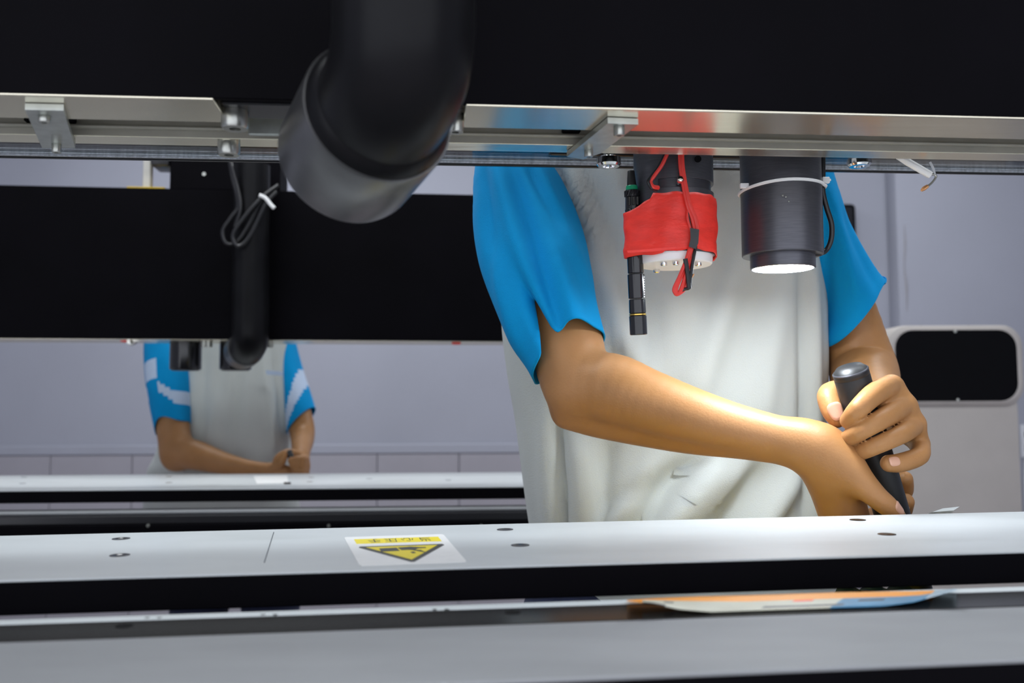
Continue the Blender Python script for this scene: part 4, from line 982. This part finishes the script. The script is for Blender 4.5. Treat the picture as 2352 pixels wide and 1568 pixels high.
def hand_l():
    """arm coming from image left, hand on the handle's foot"""
    P = []
    P += chain([(1185, 410, 1.11, 58), (1255, 630, 1.055, 78), (1297, 765, 1.020, 82), (1312, 840, 1.000, 82), (1328, 900, 0.984, 68)], 0.01)
    P += chain([(1330, 890, 0.986, 70), (1400, 892, 0.966, 82), (1480, 918, 0.948, 74), (1580, 950, 0.932, 64), (1680, 978, 0.916, 55), (1780, 1000, 0.901, 48), (1862, 1018, 0.888, 45)], 0.016)
    P += chain([(1304, 948, 0.990, 38), (1370, 958, 0.984, 46), (1460, 976, 0.968, 46), (1580, 1002, 0.948, 40), (1700, 1020, 0.924, 34), (1800, 1036, 0.902, 31), (1862, 1044, 0.892, 30)], 0.010)
    # hand
    P += chain([(1850, 1020, 0.890, 46), (1890, 1040, 0.884, 48), (1925, 1080, 0.882, 48)], 0.02)
    P += chain([(1895, 1050, 0.888, 42), (1930, 1120, 0.892, 46), (1950, 1190, 0.900, 45), (1962, 1235, 0.905, 40)], 0.02)
    P += chain([(1880, 1065, 0.893, 32), (1905, 1140, 0.902, 34), (1935, 1215, 0.905, 34)], 0.02)
    P += chain([(1900, 1028, 0.880, 40), (1945, 1066, 0.868, 36), (1975, 1103, 0.862, 33), (2012, 1140, 0.858, 27), (2040, 1163, 0.858, 24), (2064, 1185, 0.860, 17)], 0.014)   # thumb ray
    fk = 0.003
    P += chain([(1962, 1200, 0.905, 26), (2020, 1206, 0.932, 22), (2066, 1185, 0.930, 21), (2080, 1152, 0.915, 20)], fk)
    P += chain([(1955, 1215, 0.915, 26), (2020, 1180, 0.950, 22), (2072, 1135, 0.945, 21), (2078, 1100, 0.930, 19)], fk)
    P += chain([(1958, 1230, 0.910, 24), (2010, 1250, 0.925, 20), (2060, 1232, 0.925, 19), (2070, 1205, 0.915, 17)], fk)
    P += chain([(1950, 1240, 0.905, 22), (2000, 1275, 0.915, 18), (2040, 1262, 0.915, 17), (2055, 1245, 0.908, 15)], fk)
    return P
rootN = np.array([*C(1530, 900, 1.17)[:2], 0.0])
shl, shr = C(1225, 330, 1.15), C(1870, 330, 1.15); hipN = np.array([rootN[0], rootN[1] + 0.0, 0.88]); hcN = np.array([*(C(1548, 0, 1.10)[:2]), 1.585])
parts = [sdf_mesh(hand_r(), 0.0017, smooth=1), sdf_mesh(hand_l(), 0.0021, smooth=2), sdf_mesh(body_core(shl, shr, hipN, hcN, 0), 0.009, smooth=2), sdf_mesh(head_prims(hcN), 0.0035, smooth=1)]
V, Fq = concat(parts)
fwd = np.array([0, -1.0, 0])
def nspec(p0, p1, t, normal, ha, l):
    A0, A1 = C(*p0[:3]), C(*p1[:3]); r0, r1 = PR(p0[3], p0[2]), PR(p1[3], p1[2]); L = np.linalg.norm(A1 - A0)
    return (A0 + (A1 - A0) * t, A1 - A0, normal, r0 + (r1 - r0) * t, ha, l, (r0 - r1) * l / L)
nail_specs = [nspec((1911, 938, 0.897, 27.5), (1922, 963, 0.892, 21.5), 0.55, fwd + np.array([-0.05, 0, 0.0]), 0.78, 0.0088),
              nspec((2040, 1163, 0.858, 24), (2064, 1185, 0.860, 17), 0.45, fwd + np.array([0.45, 0, 0.7]), 0.70, 0.0070),
              nspec((2066, 1185, 0.930, 21), (2080, 1152, 0.915, 20), 0.9, fwd + np.array([-0.35, 0, 0]), 0.65, 0.0060),
              nspec((2012, 1023, 0.855, 20.5), (1974, 1039, 0.868, 19), 0.9, fwd + np.array([-0.9, 0, -0.3]), 0.60, 0.0055),
              nspec((2070, 1062, 0.866, 22), (2042, 1064, 0.862, 20), 0.95, fwd + np.array([-0.5, 0, 0.25]), 0.62, 0.0058)]
regs = []
for s in (-1, 1):
    regs += [(hcN + [s * 0.031, -0.077, -0.002], 0.009, 2), (hcN + [s * 0.031, -0.079, -0.002], 0.0048, 3)]
regs.append((hcN + [0, -0.09, -0.063], 1.0, 4, np.diag([1 / 0.02, 1 / 0.012, 1 / 0.006])))
pn = emit_body('person', V, Fq, rootN, regs, 'worker in grey shirt with blue sleeves gripping a black tool with both hands, near machine')
nails(pn, nail_specs)
V, Fq = sdf_mesh([(hcN + [0, 0.03, 0.05], 0.086, hcN + [0, -0.01, 0.062], 0.080, 0.02), (hcN + [0, 0.06, 0.0], 0.06, hcN + [0, 0.05, -0.04], 0.045, 0.02), (hcN + [-0.06, -0.03, 0.06], 0.028, hcN + [0.06, -0.03, 0.065], 0.028, 0.02)], 0.005, smooth=1)
mesh_part('hair', V, Fq, 'hair', pn)
trousers_and_shoes(pn, hipN, 0.92, 0)
folds = [(1330, 380, 1500, 760, 34, -0.014), (1405, 380, 1560, 700, 30, 0.012), (1275, 385, 1345, 560, 14, -0.012), (1310, 385, 1385, 600, 18, 0.008), (1480, 420, 1560, 640, 26, -0.010),
         (1700, 400, 1560, 800, 36, -0.013), (1650, 480, 1500, 900, 30, 0.010), (1760, 620, 1640, 960, 30, -0.010), (1690, 620, 1600, 900, 24, 0.008), (1660, 380, 1640, 480, 14, -0.010), (1690, 380, 1665, 470, 12, 0.008),
         (1845, 560, 1850, 1180, 12, -0.012), (1870, 640, 1872, 1180, 16, 0.008), (1790, 700, 1750, 980, 26, 0.008), (1400, 640, 1480, 880, 30, 0.011), (1450, 700, 1560, 960, 24, -0.009), (1390, 800, 1450, 880, 20, -0.010),
         (1280, 960, 1296, 1260, 9, -0.020), (1250, 960, 1262, 1260, 22, 0.006), (1330, 1010, 1350, 1240, 26, 0.012), (1395, 1020, 1370, 1240, 20, -0.010),
         (1640, 1075, 1500, 1240, 22, 0.022), (1590, 1060, 1450, 1240, 20, -0.016), (1760, 1080, 1620, 1260, 28, -0.018), (1700, 1075, 1560, 1240, 18, 0.013), (1830, 1090, 1700, 1300, 22, 0.014), (1500, 1070, 1380, 1250, 22, 0.012), (1560, 1070, 1400, 1160, 16, -0.009), (1620, 1060, 1480, 1150, 12, -0.012)]
lv = [(250, 1400, 1690, 1.15, 0.06), (300, 1300, 1780, 1.155, 0.085), (378, 1235, 1850, 1.16, 0.100), (480, 1195, 1885, 1.165, 0.108), (600, 1160, 1888, 1.17, 0.110), (720, 1150, 1889, 1.17, 0.110), (850, 1163, 1892, 1.17, 0.110),
      (960, 1182, 1886, 1.17, 0.114), (1060, 1195, 1893, 1.17, 0.120), (1200, 1214, 1902, 1.17, 0.128), (1330, 1240, 1910, 1.17, 0.132), (1440, 1262, 1915, 1.17, 0.134), (1520, 1270, 1920, 1.17, 0.134)]
so = emit('shirt', MB().grid(shirt_mesh(lv, folds=folds, noise=0.0010), closed=True), 'shirt_grey', parent=pn, label='loose pale grey work shirt', sharp=0)
so.modifiers.new('thickness', 'SOLIDIFY').thickness = 0.002
hemL = lambda p: 0.010 + 0.024 * max(0, -math.cos(p)) + 0.006 * max(0, math.cos(p)) - 0.001 * max(0, math.sin(p))
rows, _ = sleeve_mesh([(1165, 1235, 290, 1.15, 0.045), (1096, 1238, 375, 1.12, 0.060), (1087, 1300, 470, 1.09, 0.068), (1102, 1346, 580, 1.06, 0.068), (1145, 1364, 690, 1.03, 0.064), (1192, 1384, 778, 1.010, 0.060)], hemL, wr=0.055, notch=(math.radians(122), 0.15, 0.40, 0.062), seed=3, nphi=110, nt=64, folds=[(1140, 380, 1225, 690, 20, 0.010), (1180, 400, 1290, 760, 18, -0.010), (1240, 400, 1345, 640, 16, 0.007), (1215, 380, 1290, 520, 12, -0.009), (1110, 380, 1130, 620, 14, -0.006), (1270, 560, 1330, 770, 22, 0.007), (1120, 560, 1190, 800, 16, 0.006)])
s1 = emit('sleeve', MB().grid(rows, closed=True), 'sleeve_blue', parent=so, label='bright blue short sleeve', sharp=0); s1.modifiers.new('thickness', 'SOLIDIFY').thickness = 0.0018
hemR = lambda p: 0.006 - 0.034 * math.cos(p)
rows, _ = sleeve_mesh([(1780, 1880, 290, 1.16, 0.05), (1765, 1886, 370, 1.16, 0.07), (1780, 1912, 470, 1.15, 0.072), (1822, 1960, 570, 1.15, 0.068), (1866, 2014, 668, 1.15, 0.062), (1872, 2034, 705, 1.15, 0.060)], hemR, wr=0.03, seed=5, nphi=90, nt=50, folds=[(1905, 430, 1960, 650, 16, 0.008), (1900, 520, 1900, 720, 14, -0.007), (1940, 500, 2010, 650, 12, -0.006)])
s2 = emit('sleeve', MB().grid(rows, closed=True), 'sleeve_blue', parent=so, label='bright blue short sleeve', sharp=0); s2.modifiers.new('thickness', 'SOLIDIFY').thickness = 0.0018
# collar
rows = []
nkc = (shl + shr) / 2 + np.array([0, -0.02, 0.055])
for i in range(4):
    rows.append([nkc + np.array([(0.066 + 0.006 * i) * math.cos(2 * math.pi * k / 40), (0.062 + 0.006 * i) * math.sin(2 * math.pi * k / 40), 0.035 - 0.016 * i]) for k in range(40)])
emit('collar', MB().grid(rows, closed=True), 'sleeve_blue', parent=so, sharp=0).modifiers.new('thickness', 'SOLIDIFY').thickness = 0.002

p = [C(x, y, 1.062) for x, y in ((1412, 366), (1462, 366), (1466, 452), (1448, 438), (1428, 398))]
emit('collar_flap', MB().poly(p, 0.004, (0, 1, 0)), 'sleeve_blue', parent=so)
# black hand tool
bot_t = (W((0, 0, BED_W))[2] + 0.006 - h_top[2]) / HX[2]
tl_ = thing('hand_tool', tuple(h_top + HX * bot_t), 'black cylindrical hand tool gripped in both hands of the near worker', 'tool')
emit('grip', MB().lathe([(RHN * 0.3, -0.0062), (RHN * 0.72, -0.0048), (RHN * 0.94, -0.001), (RHN * 0.985, 0.0), (RHN, 0.0012), (RHN, 0.005), (RHN * 0.985, 0.0056), (RHN, 0.0062), (RHN, 0.115), (RHN * 1.02, bot_t - 0.004), (RHN * 0.8, bot_t)], h_top, HX, n=40), 'black_rubber', parent=tl_)
emit('rim_ring', MB().lathe([(RHN * 0.97, -0.0008), (RHN * 1.012, 0.0), (RHN * 1.012, 0.0010), (RHN * 0.97, 0.0014)], h_top, HX, n=40), 'anodised_grey', parent=tl_)

# ------------------------------------------------------------------ far worker
def farm_l():
    P = []
    P += chain([(378, 800, 2.56, 30), (388, 900, 2.52, 35), (397, 980, 2.49, 37), (404, 1030, 2.475, 34), (408, 1048, 2.47, 28)], 0.01)
    P += chain([(398, 1056, 2.47, 18), (408, 1040, 2.47, 26)], 0.02)
    P += chain([(410, 1040, 2.47, 33), (446, 1044, 2.44, 34), (500, 1060, 2.41, 27), (555, 1072, 2.39, 20), (600, 1078, 2.38, 17), (630, 1080, 2.37, 18), (655, 1083, 2.37, 16)], 0.03)
    for (dx, dy, dd) in ((0, 0, 0), (2, 5, 0.02), (0, 9, 0.04), (-6, 12, 0.05)):
        P += chain([(650 + dx, 1083 + dy, 2.37 + dd, 10), (680 + dx, 1083 + dy, 2.37 + dd, 9), (702 + dx, 1086 + dy, 2.37 + dd, 7.5)], 0.004)
    P += chain([(628, 1074, 2.36, 12), (646, 1062, 2.35, 10), (654, 1040, 2.36, 8)], 0.004)
    return P
def farm_r():
    P = []
    P += chain([(670, 820, 2.65, 13), (684, 920, 2.62, 23), (692, 975, 2.60, 29), (695, 1005, 2.56, 27), (692, 1032, 2.46, 22), (692, 1048, 2.40, 19), (694, 1070, 2.37, 19)], 0.01)
    for i, (y, x) in enumerate(((1052, 668), (1064, 672), (1076, 678), (1086, 684))):
        P += chain([(702, y + 2, 2.37, 9.5), (690, y + 2, 2.338, 9), (x, y + 5, 2.338, 8)], 0.003)
    P += chain([(686, 1046, 2.38, 12), (662, 1040, 2.37, 10.5), (640, 1050, 2.355, 9), (632, 1062, 2.352, 7.5)], 0.004)
    return P
rootF = np.array([*C(545, 950, 2.62)[:2], 0.0])
fl_, fr_ = C(400, 745, 2.62), C(660, 745, 2.62); hipF = np.array([rootF[0], rootF[1] + 0.02, 0.80]); hcF = np.array([*(C(540, 620, 2.55)[:2]), fl_[2] + 0.185])
parts = [sdf_mesh(farm_l(), 0.0042, smooth=1), sdf_mesh(farm_r(), 0.0042, smooth=1), sdf_mesh(body_core(fl_, fr_, hipF, hcF, 0), 0.012, smooth=2), sdf_mesh(head_prims(hcF), 0.005, smooth=1)]
V, Fq = concat(parts); regs = []
for s in (-1, 1): regs += [(hcF + [s * 0.031, -0.077, -0.002], 0.009, 2), (hcF + [s * 0.031, -0.079, -0.002], 0.0048, 3)]
regs.append((hcF + [0, -0.09, -0.063], 1.0, 4, np.diag([1 / 0.02, 1 / 0.012, 1 / 0.006])))
pf = emit_body('person', V, Fq, rootF, regs, 'second worker in grey shirt with striped blue sleeves bending over the far machine')
V, Fq = sdf_mesh([(hcF + [0, 0.03, 0.05], 0.086, hcF + [0, -0.01, 0.062], 0.080, 0.02), (hcF + [0, 0.06, 0.0], 0.06, hcF + [0, 0.05, -0.04], 0.045, 0.02)], 0.007, smooth=1)
mesh_part('hair', V, Fq, 'hair', pf)
trousers_and_shoes(pf, hipF, 0.84, 0)
ff = [(470, 840, 450, 1080, 9, -0.018), (520, 840, 480, 1070, 8, 0.012), (505, 850, 470, 1080, 5, -0.018), (545, 850, 540, 1080, 8, -0.012), (600, 830, 630, 1060, 8, 0.010), (625, 800, 655, 1000, 6, -0.012)]
lvF = [(715, 490, 600, 2.60, 0.06), (740, 430, 650, 2.61, 0.085), (790, 400, 664, 2.62, 0.10), (860, 398, 665, 2.62, 0.105), (960, 385, 664, 2.62, 0.11), (1040, 365, 664, 2.62, 0.12), (1090, 345, 668, 2.62, 0.13), (1200, 335, 690, 2.62, 0.135), (1290, 330, 700, 2.62, 0.135)]
sf = emit('shirt', MB().grid(shirt_mesh(lvF, folds=ff, nphi=80, nt=50, noise=0.001), closed=True), 'shirt_grey', parent=pf, label='loose pale grey work shirt', sharp=0)
sf.modifiers.new('thickness', 'SOLIDIFY').thickness = 0.002
def strL(t, p):
    if 55 < p < 95: return 0.62 + 0.0022 * (95 - p) < t < 0.72 + 0.0022 * (95 - p)
    if 95 <= p < 140: return 0.46 < t < 0.60
    if 140 <= p < 200: return 0.62 < t < 0.74
    if p <= 55 or p > 330: return 0.70 < t < 0.83
    return 0.60 < t < 0.72
hf = lambda p: 0.010 * -math.cos(p) - 0.028 * max(0, math.sin(p - 0.3)) ** 3
rows, fm = sleeve_mesh([(370, 420, 725, 2.60, 0.05), (338, 428, 775, 2.57, 0.068), (336, 435, 850, 2.53, 0.07), (345, 436, 920, 2.51, 0.064), (358, 437, 985, 2.49, 0.058)], hf, wr=0.03, nphi=60, nt=36, stripes=strL, seed=8)
q1 = emit('sleeve', MB().grid(rows, closed=True), None, mats=['sleeve_blue', 'stripe_pale'], fmat=fm, parent=sf, label='blue short sleeve with pale printed stripe', sharp=0, fix=False); q1.modifiers.new('thickness', 'SOLIDIFY').thickness = 0.0018
def strR(t, p):
    c_ = math.cos(math.radians(p)); return 0.66 - 0.16 * c_ < t < 0.82 - 0.16 * c_
hr_ = lambda p: 0.006 - 0.030 * math.cos(p)
rows, fm = sleeve_mesh([(620, 676, 715, 2.65, 0.05), (628, 676, 775, 2.65, 0.062), (644, 694, 850, 2.64, 0.064), (652, 716, 920, 2.63, 0.064), (656, 727, 962, 2.62, 0.062)], hr_, wr=0.02, nphi=60, nt=36, stripes=strR, seed=9)
q2 = emit('sleeve', MB().grid(rows, closed=True), None, mats=['sleeve_blue', 'stripe_pale'], fmat=fm, parent=sf, label='blue short sleeve with pale printed stripe', sharp=0, fix=False); q2.modifiers.new('thickness', 'SOLIDIFY').thickness = 0.0018
p = [C(x, y, 2.490) for x, y in ((610, 850), (650, 853), (650, 863), (612, 860))]
emit('chest_print', MB().poly(p, 0.0015, (0, 1, 0)), 'stripe_pale', parent=sf)
a, b = C(663, 1036, 2.365), C(690, 1098, 2.365); Lh = np.linalg.norm(b - a); rr = PR(8, 2.36)
ftool = thing('far_hand_tool', tuple(b), 'small black hand tool held by the far worker', 'tool')
emit('grip', MB().lathe([(rr * 0.5, -0.003), (rr * 0.9, -0.001), (rr, 0.001), (rr, Lh), (rr * 0.9, Lh + 0.004), (rr * 0.3, Lh + 0.004)], a, b - a, n=24), 'black_anodised', parent=ftool)
emit('rim_ring', MB().lathe([(rr * 0.96, 0), (rr * 1.03, 0.0005), (rr * 1.03, 0.003), (rr * 0.96, 0.0035)], a, b - a, n=24), 'gloss_black', parent=ftool)
